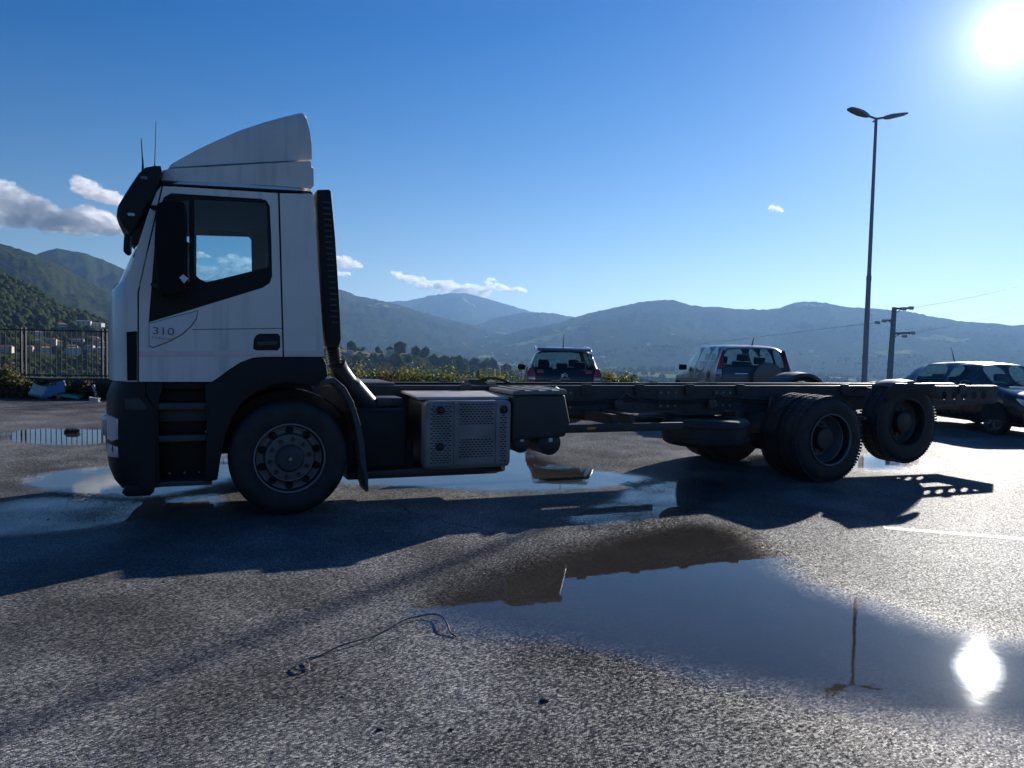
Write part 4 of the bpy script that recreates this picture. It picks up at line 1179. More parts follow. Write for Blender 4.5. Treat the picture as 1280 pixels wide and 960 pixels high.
# --- roof deflector (two mouldings)
def lofted(name, poly, ys_, scl, m_, parent, cx, cz, bevel=0, smooth=40):
    """poly (x, z) repeated over ys_ and scaled about (cx, cz)"""
    bm = bmesh.new(); rows = []
    for y, (sx, sz) in zip(ys_, scl):
        rows.append([bm.verts.new((cx + (x - cx) * sx, y, cz + (z - cz) * sz)) for x, z in poly])
    n = len(poly)
    for a, b in zip(rows, rows[1:]):
        for k in range(n): bm.faces.new([a[k], a[(k + 1) % n], b[(k + 1) % n], b[k]])
    bm.faces.new(rows[0]); bm.faces.new(rows[-1][::-1])
    return finish(bm, name, m_, parent, bevel=bevel, smooth=smooth)
up_f = tls([(209, 210), (213, 204), (225, 197), (245, 186), (270, 174), (300, 161), (330, 151), (355, 144), (374, 139.5), (379, 139), (383, 144), (387, 160), (389.5, 180), (390, 199), (330, 202.5), (270, 206), (230, 209)], .2)
lo_f = tls([(200, 226), (203, 213), (212, 211), (260, 208.5), (330, 204), (388, 201), (389, 208), (391.5, 210), (392, 233), (388, 236), (330, 232), (260, 229)], .12)
bx, bz = tl(390, 203, .2)
ysf = [.20, .215, .26, .4, .8, 1.23, far(.8), far(.4), far(.26), far(.215), far(.20)]
lofted('upper_deflector', up_f, ysf, [(.97, .93), (.985, .97), (1, 1), (1.0, 1.01), (1.02, 1.03), (1.03, 1.035), (1.02, 1.03), (1.0, 1.01), (1, 1), (.985, .97), (.97, .93)], 'fairing_white', truck, bx, bz, smooth=50)
bx, bz = tl(390, 233, .12)
lofted('lower_deflector', lo_f, [CY0 + .05, CY0 + .062, CY0 + .1, .5, far(.5), CY1 - .1, CY1 - .062, CY1 - .05], [(.985, .94), (.995, .985), (1, 1), (1.02, 1.02), (1.02, 1.02), (1, 1), (.995, .985), (.985, .94)], 'fairing_white', truck, bx, bz, smooth=50)
box('deflector_bracket', .10, .20, .35, .42, 2.88, 2.97, 'plastic_black', truck)
box('deflector_bracket', .10, .20, far(.42), far(.35), 2.88, 2.97, 'plastic_black', truck)
# --- sun visor
vis = tls([(146, 268), (147, 258), (154, 246), (163, 232), (173, 217), (181, 210), (192, 208), (201, 208), (202.5, 214), (198, 232), (189, 250), (178, 264), (168, 280), (161, 292), (153, 284)], .03)
bx, bz = tl(201, 212, .03)
lofted('sun_visor', vis, [.0, .02, .06, .2, .6, 1.23, far(.6), far(.2), far(.06), far(.02), far(0)], [(.9, .92), (.98, .98), (1.0, 1), (1.06, 1), (1.12, 1), (1.15, 1), (1.12, 1), (1.06, 1), (1, 1), (.98, .98), (.9, .92)], 'plastic_black', truck, bx, bz, smooth=45)
for px, py in ((180, 222), (164, 268)):
    x_, z_ = tl(px, py, .0); box('marker_lamp', x_ - .028, x_ + .028, -.002, .02, z_ - .014, z_ + .014, 'badge_grey' if py < 250 else 'lamp_clear', truck, bevel=.008, mtx=None)
prism('kerb_mirror', tls([(155, 295), (158, 292), (163, 292), (162, 314), (159, 317), (154, 315)], .2), .18, .42, 'plastic_black', truck, bevel=.015)
tube('mirror_arm', [(*[tl(160, 293, .2)[0]], .3, tl(160, 293, .2)[1]), (-1.15, .3, 2.62)], .012, 'plastic_black', truck)
tube('wiper', [(-1.36, .45, 2.0), (-1.42, .5, 1.98), (-1.30, 1.1, 2.22)], .012, 'plastic_black', truck)
for (x0, y0), (x1, y1), yy, rr in (((178.5, 211), (176.5, 173), .3, .007), ((193.5, 209), (195, 152), .75, .0045)):
    a, b = tl(x0, y0, yy), tl(x1, y1, yy)
    tube('antenna', [(a[0], yy, a[1] - .05), (a[0], yy, a[1] + .05), (b[0], yy, b[1])], [rr * 1.8, rr, rr * .6], 'plastic_black', truck, n=6)
# --- front bumper with lamps
bump = [(-1.40, 1.185), (-1.43, 1.13), (-1.455, 1.05), (-1.46, .62), (-1.44, .45), (-1.40, .33), (-1.36, .28), (-1.12, .28), (-1.08, .34), (-1.08, .95), (-1.15, 1.06), (-1.16, 1.18)]
bm = bmesh.new(); rows = []
for (y, rx, dz) in [(s[0] - .035 if s[0] < 1.2 else s[0] + .035, s[1], 0) for s in secs]:
    rows.append([bm.verts.new((x + (rx if x < -1.3 else 0), y, z)) for x, z in bump])
for a, b in zip(rows, rows[1:]):
    for k in range(len(bump)): bm.faces.new([a[k], a[(k + 1) % len(bump)], b[(k + 1) % len(bump)], b[k]])
bm.faces.new(rows[0]); bm.faces.new(rows[-1][::-1])
finish(bm, 'bumper', 'plastic_black', truck, smooth=40)
prism('bumper_trim', [(-1.31, 1.05), (-1.2, 1.06), (-1.14, .98), (-1.16, .95), (-1.30, .96)], .006, .03, 'plastic_dark', truck, bevel=.006)
prism('bumper_lip', [(-1.30, .335), (-1.34, .27), (-1.30, .235), (-1.12, .235), (-1.09, .27), (-1.09, .335)], .02, TW - .02, 'plastic_black', truck, bevel=.02)
for s in (0, 1):
    ya, yb = (.03, .34) if s == 0 else (far(.34), far(.03))
    prism('headlamp', [(-1.515, .72), (-1.515, .88), (-1.48, .90), (-1.35, .9), (-1.35, .70), (-1.48, .70)], *((.36, .75) if s == 0 else (far(.75), far(.36))), 'lamp_clear', truck, bevel=.02)
    q = (lambda y: y) if s == 0 else far
    sg = 1 if s == 0 else -1
    slab('side_lamp', [(-1.372, q(.058), .71), (-1.376, q(.058), .88), (-1.418, q(.118), .90), (-1.462, q(.235), .90), (-1.462, q(.235), .70), (-1.418, q(.118), .69)], (.05, sg * .03, 0), 'lamp_clear', truck, .004)
    slab('fog_lamp', [(-1.372, q(.058), .56), (-1.376, q(.058), .65), (-1.462, q(.235), .66), (-1.462, q(.235), .55)], (.05, sg * .03, 0), 'lamp_clear', truck, .004)
# --- entry steps, both sides
for s in (0, 1):
    def ys(a, b): return (a, b) if s == 0 else (far(a), far(b))
    prism('step_housing', [(-1.10, 1.17), (-1.10, .32), (-.66, .30), (-.64, .5), (-.62, 1.17)], *ys(.28, .34), 'plastic_black', truck, bevel=.01)
    prism('step_cheek', [(-1.17, 1.18), (-1.13, 1.0), (-1.10, .3), (-1.05, .3), (-1.06, 1.0), (-1.02, 1.18)], *ys(.03, .3), 'plastic_black', truck, bevel=.012)
    for z0, z1, x0, x1 in ((.95, 1.01, -1.09, -.64), (.68, .735, -1.09, -.66), (.30, .345, -1.10, -.64)):
        st = prism('step', [(x0, z0), (x0, z1), (x1, z1), (x1, z0)], *ys(.045, .3), 'plastic_dark', truck, bevel=.012)
    prism('step_riser', [(-1.06, .84), (-1.06, .95), (-.68, .95), (-.68, .84)], *ys(.16, .2), 'plastic_dark', truck, bevel=.01)
    for k in range(3):
        prism('step_rivet', [(-.99 + k * .12, .375), (-.99 + k * .12, .386), (-.975 + k * .12, .386), (-.975 + k * .12, .375)], *ys(.262, .29), 'aluminium', truck, bevel=0)
    prism('step_clip', [(-.70, .76), (-.66, .80), (-.67, .74)], *ys(.05, .08), 'aluminium', truck, bevel=.002)
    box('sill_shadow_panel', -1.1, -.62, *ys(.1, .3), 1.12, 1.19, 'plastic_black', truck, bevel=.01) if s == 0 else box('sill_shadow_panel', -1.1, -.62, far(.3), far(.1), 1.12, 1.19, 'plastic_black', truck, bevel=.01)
    # wheel arch
    arch = tls([(262, 479.5), (274, 473), (286, 464.5), (300, 455), (316, 448.5), (330, 447.5), (405, 447.5), (408, 455), (410, 470), (396, 486), (380, 480), (360, 478.5), (338, 482), (318, 491), (303, 503), (291, 520), (282, 543), (276, 572), (272, 600), (256, 603), (258, 560), (258, 520), (256, 480)], 0)
    prism('wheel_arch', arch, *ys(.0, .05), 'plastic_black', truck, bevel=.012)
    # inner liner of the arch
    bm = bmesh.new(); rows = []
    for k in range(15):
        a = R(185 - k * 12.5); r_ = .63
        rows.append([bm.verts.new((r_ * math.cos(a), y, .49 + r_ * math.sin(a))) for y in ys(.03, .48)])
    for a, b in zip(rows, rows[1:]): bm.faces.new([a[0], a[1], b[1], b[0]])
    finish(bm, 'arch_liner', 'plastic_black', truck)
    # rear half of the front mudguard, a bent band
    mid = tls([(388, 482), (405, 474), (418, 472), (432, 484), (442, 502), (450, 527), (455, 553), (458, 580), (460, 596), (461, 614)], .0)
    bm = bmesh.new(); rows = []
    for k, (x, z) in enumerate(mid):
        t = Vector((mid[min(k + 1, len(mid) - 1)][0] - mid[max(k - 1, 0)][0], 0, mid[min(k + 1, len(mid) - 1)][1] - mid[max(k - 1, 0)][1])).normalized()
        n2 = Vector((t.z, 0, -t.x)); th = .05 if k < 8 else .03
        ya, yb = ys(.0, .42 if k < 8 else .30)
        c = Vector((x, 0, z))
        rows.append([bm.verts.new(c + Vector((0, ya, 0))), bm.verts.new(c + Vector((0, yb, 0))), bm.verts.new(c + n2 * th + Vector((0, yb, 0))), bm.verts.new(c + n2 * th + Vector((0, ya, 0)))])
    for a, b in zip(rows, rows[1:]):
        for k in range(4): bm.faces.new([a[k], a[(k + 1) % 4], b[(k + 1) % 4], b[k]])
    bm.faces.new(rows[0]); bm.faces.new(rows[-1][::-1])
    finish(bm, 'mudguard', 'plastic_dark', truck, bevel=.006, smooth=50)
    prism('mud_flap', tls([(449, 545), (456, 545), (461, 612), (459, 616), (452, 600)], 0), *ys(.03, .30), 'rubber', truck, bevel=.004)

# --- wheels
TR = .515
def tyre_mesh(w=.315, tread=True):
    bm = bmesh.new()
    h = w / 2
    lathe_bm(bm, [(-h + .03, .292), (-h + .005, .31), (-h - .002, .36), (-h - .006, .42), (-h + .006, .465), (-h + .028, .497), (-h + .05, .509), (-.075, .512), (-.07, .503), (-.058, .503), (-.053, .513), (.053, .513), (.058, .503), (.07, .503), (.075, .512), (h - .05, .509), (h - .028, .497), (h - .006, .465), (h + .006, .42), (h + .002, .36), (h - .005, .31), (h - .03, .292), (-h + .03, .292)], n=72, cap=False)
    if tread:
        for k in range(84):
            a = 2 * math.pi * k / 84
            for y0, y1 in ((-h + .014, -.082), (-.046, .046), (.082, h - .014)):
                if y0 < -.05 or y1 > .05 or k % 2 == 0:
                    m3 = Matrix.Rotation(-a + (y0 > .05) * .03, 4, 'Y') @ Matrix.Translation((.508, 0, 0))
                    box_bm(bm, -.016, .012, y0, y1, -.0125, .0125, m3)
    me = bpy.data.meshes.new('tyre'); bmesh.ops.recalc_face_normals(bm, faces=bm.faces[:]); bm.to_mesh(me); bm.free()
    me.polygons.foreach_set('use_smooth', [True] * len(me.polygons)); me.set_sharp_from_angle(angle=R(35))
    me.materials.append(MATS['rubber']); return me
TYRE, TYRE_F = tyre_mesh(), tyre_mesh(tread=False)
def rim_front():
    bm = bmesh.new()
    # face points outward (-y); bulging steer rim with an outer lip
    lathe_bm(bm, [(-.155, .292), (-.165, .297), (-.168, .306), (-.160, .310), (-.13, .300), (.13, .300), (.13, .285), (-.10, .283), (-.095, .262), (-.10, .225), (-.135, .205), (-.145, .195), (-.145, .12), (-.145, .0)], n=60, cap=False)
    return bm
RING = {}
def ring_of(w, name, m_, prof, r_, y, n, ph):
    key = (name, m_, n)
    for k in range(10):
        a = 2 * math.pi * (k + ph) / 10
        if key not in RING:
            o = lathe(name, prof, m_, w, n=n); RING[key] = o.data
        else:
            o = bpy.data.objects.new(name, RING[key]); COL.objects.link(o); o.parent = w
        o.location = (r_ * math.cos(a), y, r_ * math.sin(a))
def make_wheel(name, kind, loc, flip):
    """a wheel as a part of the truck; loc = centre of the tyre; flip = faces the far side"""
    w = empty(name, loc); w.parent = truck
    if flip: w.rotation_euler = (0, 0, math.pi)
    o = bpy.data.objects.new('tyre', TYRE_F if kind == 'front' else TYRE); COL.objects.link(o); o.parent = w
    if kind == 'front':
        bm = rim_front(); finish(bm, 'rim', 'steel_rim', w, smooth=30)
        bm = bmesh.new(); lathe_bm(bm, [(-.164, .294), (-.172, .300), (-.172, .306), (-.164, .309), (-.164, .294)], n=60, cap=False); finish(bm, 'rim_highlight', 'steel_shield', w)  # paler ring added as the highlight on the rim lip
        bm = bmesh.new(); lathe_bm(bm, [(-.140, .196), (-.150, .198), (-.150, .204), (-.136, .206), (-.140, .196)], n=60, cap=False); finish(bm, 'disc_highlight', 'steel_shield', w)  # paler ring painting the bright edge of the wheel disc
        ring_of(w, 'hand_hole', 'slot_black', [(-.006, .030), (0, .034), (.004, .0)], .244, -.116, 14, .5)
        ring_of(w, 'wheel_nut', 'steel_dark', [(0, .021), (-.012, .021), (-.014, .016), (-.04, .0155), (-.045, .011), (-.045, 0)], .168, -.143, 6, .27)
        bm = bmesh.new()
        lathe_bm(bm, [(-.14, .125), (-.155, .125), (-.16, .118), (-.20, .112), (-.21, .10), (-.212, .03), (-.222, .028), (-.224, .0)], n=36)
        finish(bm, 'hub_cap', 'plastic_dark', w, smooth=30)
        bm = bmesh.new(); lathe_bm(bm, [(-.222, .017), (-.228, .016), (-.229, .010), (-.224, .009), (-.224, 0)], n=16); finish(bm, 'hub_bolt', 'aluminium', w)
    elif kind == 'dual':
        bm = bmesh.new()
        lathe_bm(bm, [(-.150, .292), (-.162, .297), (-.166, .308), (-.158, .310), (-.13, .300), (.13, .300), (.13, .285), (-.06, .280), (-.02, .268), (.02, .235), (.06, .215), (.065, .12), (.065, .0)], n=60, cap=False)
        finish(bm, 'rim', 'steel_rim', w, smooth=30)
        bm = bmesh.new(); lathe_bm(bm, [(-.160, .294), (-.170, .300), (-.170, .306), (-.160, .309), (-.160, .294)], n=60, cap=False); finish(bm, 'rim_highlight', 'steel_shield', w)  # lip highlight put in as a paler ring
        bm = bmesh.new(); lathe_bm(bm, [(-.062, .279), (-.068, .276), (-.060, .272), (-.050, .276), (-.062, .279)], n=60, cap=False); finish(bm, 'disc_highlight', 'aluminium', w)  # pale ring painting the bright edge inside the dish
        ring_of(w, 'wheel_nut', 'steel_dark', [(0, .019), (-.03, .019), (-.035, .012), (-.035, 0)], .168, .066, 6, 0)
        bm = bmesh.new(); lathe_bm(bm, [(.07, .135), (-.06, .13), (-.075, .12), (-.08, .05), (-.08, 0)], n=36); finish(bm, 'hub', 'steel_dark', w)
    else:
        bm = bmesh.new()
        lathe_bm(bm, [(-.155, .292), (-.165, .300), (-.16, .310), (-.13, .300), (.13, .300), (.13, .285), (-.03, .28), (-.0, .24), (.0, .0)], n=60, cap=False)
        finish(bm, 'rim', 'steel_dark', w, smooth=30)
        bm = bmesh.new(); lathe_bm(bm, [(.02, .14), (-.10, .13), (-.115, .11), (-.12, 0)], n=36); finish(bm, 'hub', 'steel_dark', w)
        ring_of(w, 'wheel_nut', 'steel_rim', [(0, .019), (-.03, .019), (-.035, .012), (-.035, 0)], .168, .0, 6, 0)
    return w
DX = (TB - TA).dot(TU) + .03                 # drive axle
GX, GZ = DX + 1.39, TR + .165                # lifted tag axle
make_wheel('front_wheel', 'front', (0, .16, TR), False)
make_wheel('front_wheel', 'front', (0, far(.16), TR), True)
for y in (.17, .515):
    make_wheel('rear_wheel', 'dual', (DX, y, TR), False)
    make_wheel('rear_wheel', 'dual', (DX, far(y), TR), True)
make_wheel('lift_wheel', 'single', (GX, .30, GZ), False)
make_wheel('lift_wheel', 'single', (GX, far(.30), GZ), True)
lathe('front_axle', [(-.9, .07), (.9, .07)], 'chassis_paint', truck, cx=0, cy_=TW / 2, cz=.46, n=12)
bm = bmesh.new()
lathe_bm(bm, [(-.85, .10), (-.35, .12), (-.22, .24), (0, .27), (.22, .24), (.35, .12), (.85, .10)], cx=DX, cy_=TW / 2, cz=TR, n=20)
finish(bm, 'drive_axle', 'steel_dark', truck)
tube('tag_axle', [(GX, .4, GZ), (GX, .7, GZ), (GX + .12, TW / 2, GZ - .05), (GX, far(.7), GZ), (GX, far(.4), GZ)], .075, 'steel_dark', truck)
tube('propeller_shaft', [(1.2, TW / 2, .80), (3.4, TW / 2, .74), (DX - .25, TW / 2, TR + .02)], .055, 'steel_dark', truck)
box('engine', -.9, 1.15, .86, far(.86), .45, 1.15, 'steel_dark', truck, bevel=.05)
box('gearbox', 1.15, 1.9, .98, far(.98), .5, 1.0, 'steel_dark', truck, bevel=.08)
# --- frame rails and cross members
RY0, RY1, RZ0, RZ1 = .845, 1.615, .80, 1.105
FX_END = 10.16
def rail(y, s):
    oct_ = lambda cx_, cz_, r_: [(cx_ + r_ * math.cos(a), cz_ + r_ * math.sin(a)) for a in np.linspace(0, 2 * math.pi, 14, endpoint=False)]
    outer = [(-.95, RZ0 + .05), (-.95, RZ1), (FX_END, RZ1), (FX_END, RZ0 + .06), (8.6, RZ0), (.4, RZ0), (-.2, RZ0 + .05)]
    holes = [oct_(9.08 + k * .20, .975, .058) for k in range(5)]
    w = holed('frame_rail', outer, holes, y, y + .009 * s, 'chassis_paint', truck)
    prism('top_flange', [(-.95, RZ1 + .001), (-.95, RZ1 + .010), (FX_END, RZ1 + .010), (FX_END, RZ1 + .001)], *( (y, y + .08) if s > 0 else (y - .08, y) ), 'chassis_top', truck, bevel=.002)
    prism('bottom_flange', [(.4, RZ0 - .001), (.4, RZ0 - .010), (8.6, RZ0 - .010), (8.6, RZ0 - .001)], *( (y, y + .08) if s > 0 else (y - .08, y) ), 'chassis_paint', truck, bevel=0)
    return w
rail(RY0, 1); rail(RY1, -1)
for x in (.6, 2.05, 3.1, 4.2, 5.35, DX + .05, DX + .75, GX + .3, 8.7, 10.08):
    box('cross_member', x - .05, x + .05, RY0 + .01, RY1 - .01, RZ0 + .05, RZ1 - .03, 'chassis_paint', truck, bevel=.006)
# bolts and small brackets on the rails
bm = bmesh.new()
for k in range(56):
    x = .6 + k * .17 + (k * 7 % 5) * .012
    for z in ((.86, 1.05) if k % 3 == 0 else ((1.045,) if k % 3 == 1 else (.87,))):
        box_bm(bm, x - .011, x + .011, RY0 - .012, RY0 + .002, z - .011, z + .011)
o = finish(bm, 'rail_bolts', 'steel_dark', truck, smooth=0); o['kind'] = 'stuff'
for x in (1.9, 3.35, 4.05, 4.75, 5.5, 7.2, 8.55, 9.4):
    prism('body_bracket', [(x - .05, 1.0), (x - .06, RZ1 + .028), (x + .06, RZ1 + .028), (x + .05, 1.0)], RY0 - .035, RY0 - .001, 'chassis_paint', truck, bevel=.004)
    prism('body_bracket', [(x - .05, 1.0), (x - .06, RZ1 + .028), (x + .06, RZ1 + .028), (x + .05, 1.0)], RY1 + .001, RY1 + .035, 'chassis_paint', truck, bevel=.004)
# air lines along the inside of the frame and valve block on top
for k in range(4):
    y = RY0 + .12 + k * .035
    tube('air_line', spline([(1.2, y, 1.08), (2.0, y + .02, 1.115 - .008 * k), (2.9, y, 1.09), (4.4, y + .01, 1.075), (6, y, 1.08), (8.6, y, 1.06)], 5), .011, 'hose_rubber', truck, n=6)
box('valve_block', 2.02, 2.22, 1.1, 1.24, 1.07, 1.17, 'steel_dark', truck, bevel=.01)
box('valve_block', 2.28, 2.36, 1.12, 1.22, 1.07, 1.15, 'aluminium', truck, bevel=.008)
for k in range(3): tube('air_line', spline([(2.1 + k * .06, 1.12, 1.15), (2.3, 1.0 + .05 * k, 1.19), (2.55, .95, 1.1)], 5), .010, 'hose_rubber', truck, n=6)
for k, (y, z) in enumerate(((RY0 - .018, .93), (RY0 - .022, .965))):
    tube('cable_harness', spline([(2.85, y, z), (3.3, y - .006, z - .03), (3.9, y, z + .01), (4.6, y - .008, z - .025), (5.3, y, z + .005), (6.0, y, z - .03), (7.2, y - .004, z + .02), (8.4, y, z)], 5), .012, 'hose_rubber', truck, n=6)
for x in (3.05, 4.45, 5.25):
    prism('fish_plate', [(x - .14, .83), (x - .14, 1.07), (x + .14, 1.07), (x + .14, .83)], RY0 - .010, RY0 - .001, 'steel_dark', truck, bevel=.002)
    for dx in (-.1, 0, .1):
        for dz in (.87, 1.03): lathe('plate_bolt', [(0, .016), (-.012, .016), (-.014, .009), (-.014, 0)], 'steel_shield', truck, cx=x + dx, cy_=RY0 - .010, cz=dz, n=6)
for x in (3.75, 5.05):
    lathe('brake_valve', [(-.06, .02), (-.055, .05), (.02, .055), (.05, .04)], 'steel_dark', truck, cx=x, cy_=RY0 - .06, cz=.90, axis='z', n=14)
    tube('air_line', spline([(x, RY0 - .06, .95), (x + .08, RY0 - .08, 1.02), (x + .2, RY0 - .03, .98), (x + .36, RY0 - .02, .93)], 5), .009, 'hose_rubber', truck, n=6)
for y in (.78, far(.78)):
    tube('shock_absorber', [(DX - .35, y, .42), (DX - .30, y, .62), (DX - .24, y, .98)], [.045, .045, .03], 'steel_dark', truck, n=10)
    lathe('brake_chamber', [(-.16, .05), (-.13, .085), (-.02, .09), (.0, .1), (.02, .09), (.13, .085), (.15, .04)], 'steel_dark', truck, cx=DX + .28, cy_=y, cz=.62, axis='x', n=16)
prism('side_marker', [(3.02, .685), (3.02, .715), (3.12, .715), (3.12, .685)], .152, .165, 'lamp_orange', truck, bevel=.004)
# --- intake duct behind the cab
prism('intake_duct', tls([(393, 241), (408, 240.5), (411, 243), (416, 300), (422, 395), (423, 424), (420, 434), (405, 434), (401, 400), (397, 320)], .3), .14, .52, 'plastic_black', truck, bevel=.02)
bm = bmesh.new()
for k in range(22):
    a = tl(397 + k * .55, 256 + k * 7, .3); b = tl(412 + k * .48, 256 + k * 7, .3)
    box_bm(bm, a[0] + .02, b[0] - .02, .135, .15, a[1] - .008, a[1] + .008)
finish(bm, 'duct_louvre', 'plastic_dark', truck, smooth=0)['kind'] = 'stuff'
bx = tls([(415, 428), (416.5, 436), (417.5, 446), (419, 456)], .34)
bm = bmesh.new(); pth, rads = [], []
for k in range(19):
    t = k / 18 * 3; i = min(int(t), 2); f = t - i
    pth.append((bx[i][0] * (1 - f) + bx[i + 1][0] * f, .33, bx[i][1] * (1 - f) + bx[i + 1][1] * f)); rads.append(.075 if k % 2 else .058)
tube_bm(bm, pth, rads, 14); finish(bm, 'bellows', 'hose_rubber', truck, smooth=50)
hp = tls([(419, 454), (424, 463), (434, 476), (447, 490), (459, 503), (470, 514), (484, 521)], .42)
tube('intake_hose', spline([(x, .33 + .04 * k, z) for k, (x, z) in enumerate(hp)], 5), [.085] * 12 + [.10] * 14 + [.10] * 5, 'hose_rubber', truck, n=16)
e_ = tls([(478, 516), (484, 520), (490, 521)], .42)
tube('hose_clamp', [(e_[0][0], .55, e_[0][1]), (e_[1][0], .57, e_[1][1])], .108, 'aluminium', truck, n=16)
tube('hose_end', [(e_[1][0], .57, e_[1][1]), (e_[2][0], .6, e_[2][1]), (e_[2][0] + .07, .63, e_[2][1] - .02)], [.095, .085, .05], 'aluminium', truck, n=16)
box('air_filter', .62, 1.14, .28, .8, .32, .92, 'plastic_black', truck, bevel=.06, seg=3)
box('coolant_tank', .86, 1.12, .42, .70, .93, 1.02, 'plastic_dark', truck, bevel=.03)
prism('guard_plate', [(.55, .30), (.55, .62), (1.2, .62), (1.2, .33)], .30, .34, 'plastic_black', truck, bevel=.01)
box('under_tray', .55, 2.1, .3, .9, .24, .34, 'steel_dark', truck, bevel=.03)
# --- silencer box with pierced heat shield
SX0, SX1, SZ0, SZ1 = 1.24, 2.13, .34, 1.01
box('silencer', SX0 + .02, SX1 - .02, .12, .80, SZ0, SZ1 - .005, 'steel_dark', truck, bevel=.05, seg=3)
sh = box('heat_shield', SX0, SX1, .05, .22, SZ0 + .01, SZ1, 'steel_shield', truck, bevel=.06, seg=4)
bm = bmesh.new(); rows_ = []
for y, z in ((.135, SZ1 + .004), (.16, SZ1 + .03), (.82, SZ1 + .055), (.82, SZ1 + .03), (.16, SZ1 + .012)):
    rows_.append([bm.verts.new((SX0 - .05, y, z)), bm.verts.new((SX1 + .0, y, z))])
for k in range(5): bm.faces.new([rows_[k][0], rows_[k][1], rows_[(k + 1) % 5][1], rows_[(k + 1) % 5][0]])
bm.faces.new([r_[0] for r_ in rows_]); bm.faces.new([r_[1] for r_ in rows_][::-1])
finish(bm, 'silencer_lid', 'aluminium', truck, bevel=.008)
bm = bmesh.new()
for (xa, xb, za, zb) in ((SX0 + .055, SX0 + .27, SZ0 + .07, SZ1 - .05), (SX0 + .345, SX0 + .70, SZ0 + .44, SZ1 - .04), (SX0 + .345, SX0 + .70, SZ0 + .12, SZ0 + .30), (SX0 + .765, SX0 + .845, SZ0 + .07, SZ1 - .05)):
    r_ = 0; z = za
    while z < zb:
        x = xa + (.02 if r_ % 2 else 0)
        while x < xb - .02:
            if not any(math.hypot(x - SX0 - c0, z - c1) < .045 for c0, c1 in ((.15, SZ1 - .09), (.15, SZ0 + .23), (.80, SZ1 - .09))):
                box_bm(bm, x, x + .026, .047, .06, z, z + .009)
            x += .040
        z += .0235; r_ += 1
o = finish(bm, 'shield_slots', 'slot_black', sh, smooth=0); o['kind'] = 'stuff'
for x in (SX0 + .305, SX0 + .735):
    prism('shield_rib', [(x - .018, SZ0 + .05), (x - .018, SZ1 - .02), (x + .018, SZ1 - .02), (x + .018, SZ0 + .05)], .038, .055, 'steel_shield', sh, bevel=.006)
for c0, c1 in ((.15, SZ1 - .09), (.15, SZ0 + .23), (.80, SZ1 - .09)):
    lathe('shield_bolt', [(.05, .045), (.042, .045), (.04, .03), (.05, .026), (.03, .018), (.028, 0)], 'steel_dark', sh, cx=SX0 + c0, cz=c1, n=18)
tube('exhaust_pipe', [(SX0 + .6, .4, SZ0 + .03), (SX0 + .75, .3, SZ0 - .03), (SX0 + .86, .2, SZ0 - .0)], .06, 'steel_dark', truck, n=14)
# --- battery box with ribbed lid
BX0, BX1 = 2.17, 2.80
bb = prism('battery_box', [(BX0, .60), (BX0, 1.055), (BX1 - .05, 1.055), (BX1 + .02, .76), (BX1 - .04, .62)], .14, .80, 'chassis_paint', truck, bevel=.025, seg=3)
bm = bmesh.new(); rows = []
lid = prism('battery_lid', [(BX0 - .01, 1.058), (BX0 - .01, 1.10), (BX1 - .04, 1.105), (BX1 - .03, 1.062)], .12, .82, 'lid_sunlit_grey', truck, bevel=.015)
for k in range(4):
    x = BX0 + .08 + k * .15
    box('lid_rib', x, x + .05, .13, .81, 1.10, 1.113, 'lid_sunlit_grey', lid, bevel=.008)
bm.free()
tube('lid_strap', [(BX1 - .04, .4, 1.12), (BX1 + .0, .4, 1.1), (BX1 + .02, .42, 1.0)], .012, 'aluminium', truck, n=6)
for x, z, r_ in ((2.30, .56, .10), (2.62, .55, .125)):
    o = lathe('air_tank', [(-.35, .02), (-.34, r_ * .7), (-.31, r_), (.31, r_), (.34, r_ * .7), (.35, .02)], 'chassis_paint', truck, cx=x, cy_=.52, cz=z, n=24)
    box('tank_tag', x - .03, x + .01, .165, .19, z + .02, z + .06, 'plate_white', o, bevel=.002)
box('tank_mount', 2.18, 2.8, .3, .8, .62, .72, 'chassis_paint', truck, bevel=.02)
box('warning_lamp', 2.86, 2.92, .5, .56, .93, 1.0, 'lamp_red', truck, bevel=.01)
box('valve_unit', 2.86, 3.0, .7, .84, .76, .9, 'steel_dark', truck, bevel=.015)
# --- side guard and spare wheel
prism('side_guard', [(2.72, .655), (2.72, .745), (4.22, .745), (4.22, .655)], .16, .20, 'chassis_paint', truck, bevel=.012)
for x in (3.36, 3.58):
    prism('guard_bracket', [(x, .72), (x - .04, .84), (x + .03, .84), (x + .07, .72)], .2, .86, 'chassis_paint', truck, bevel=.006)
for y in (.16,):
    prism('side_guard', [(2.72, .655), (2.72, .745), (5.2, .745), (5.2, .655)], far(.20), far(.16), 'chassis_paint', truck, bevel=.012)
sp = empty('spare_wheel', (4.88, .66, .585)); sp.parent = truck; sp.rotation_euler = (R(90), 0, 0)
o = bpy.data.objects.new('tyre', TYRE_F); COL.objects.link(o); o.parent = sp
bm = rim_front(); finish(bm, 'rim', 'steel_dark', sp, smooth=30)
box('spare_carrier', 4.5, 5.2, .78, 1.5, .755, .79, 'chassis_paint', truck, bevel=.01)
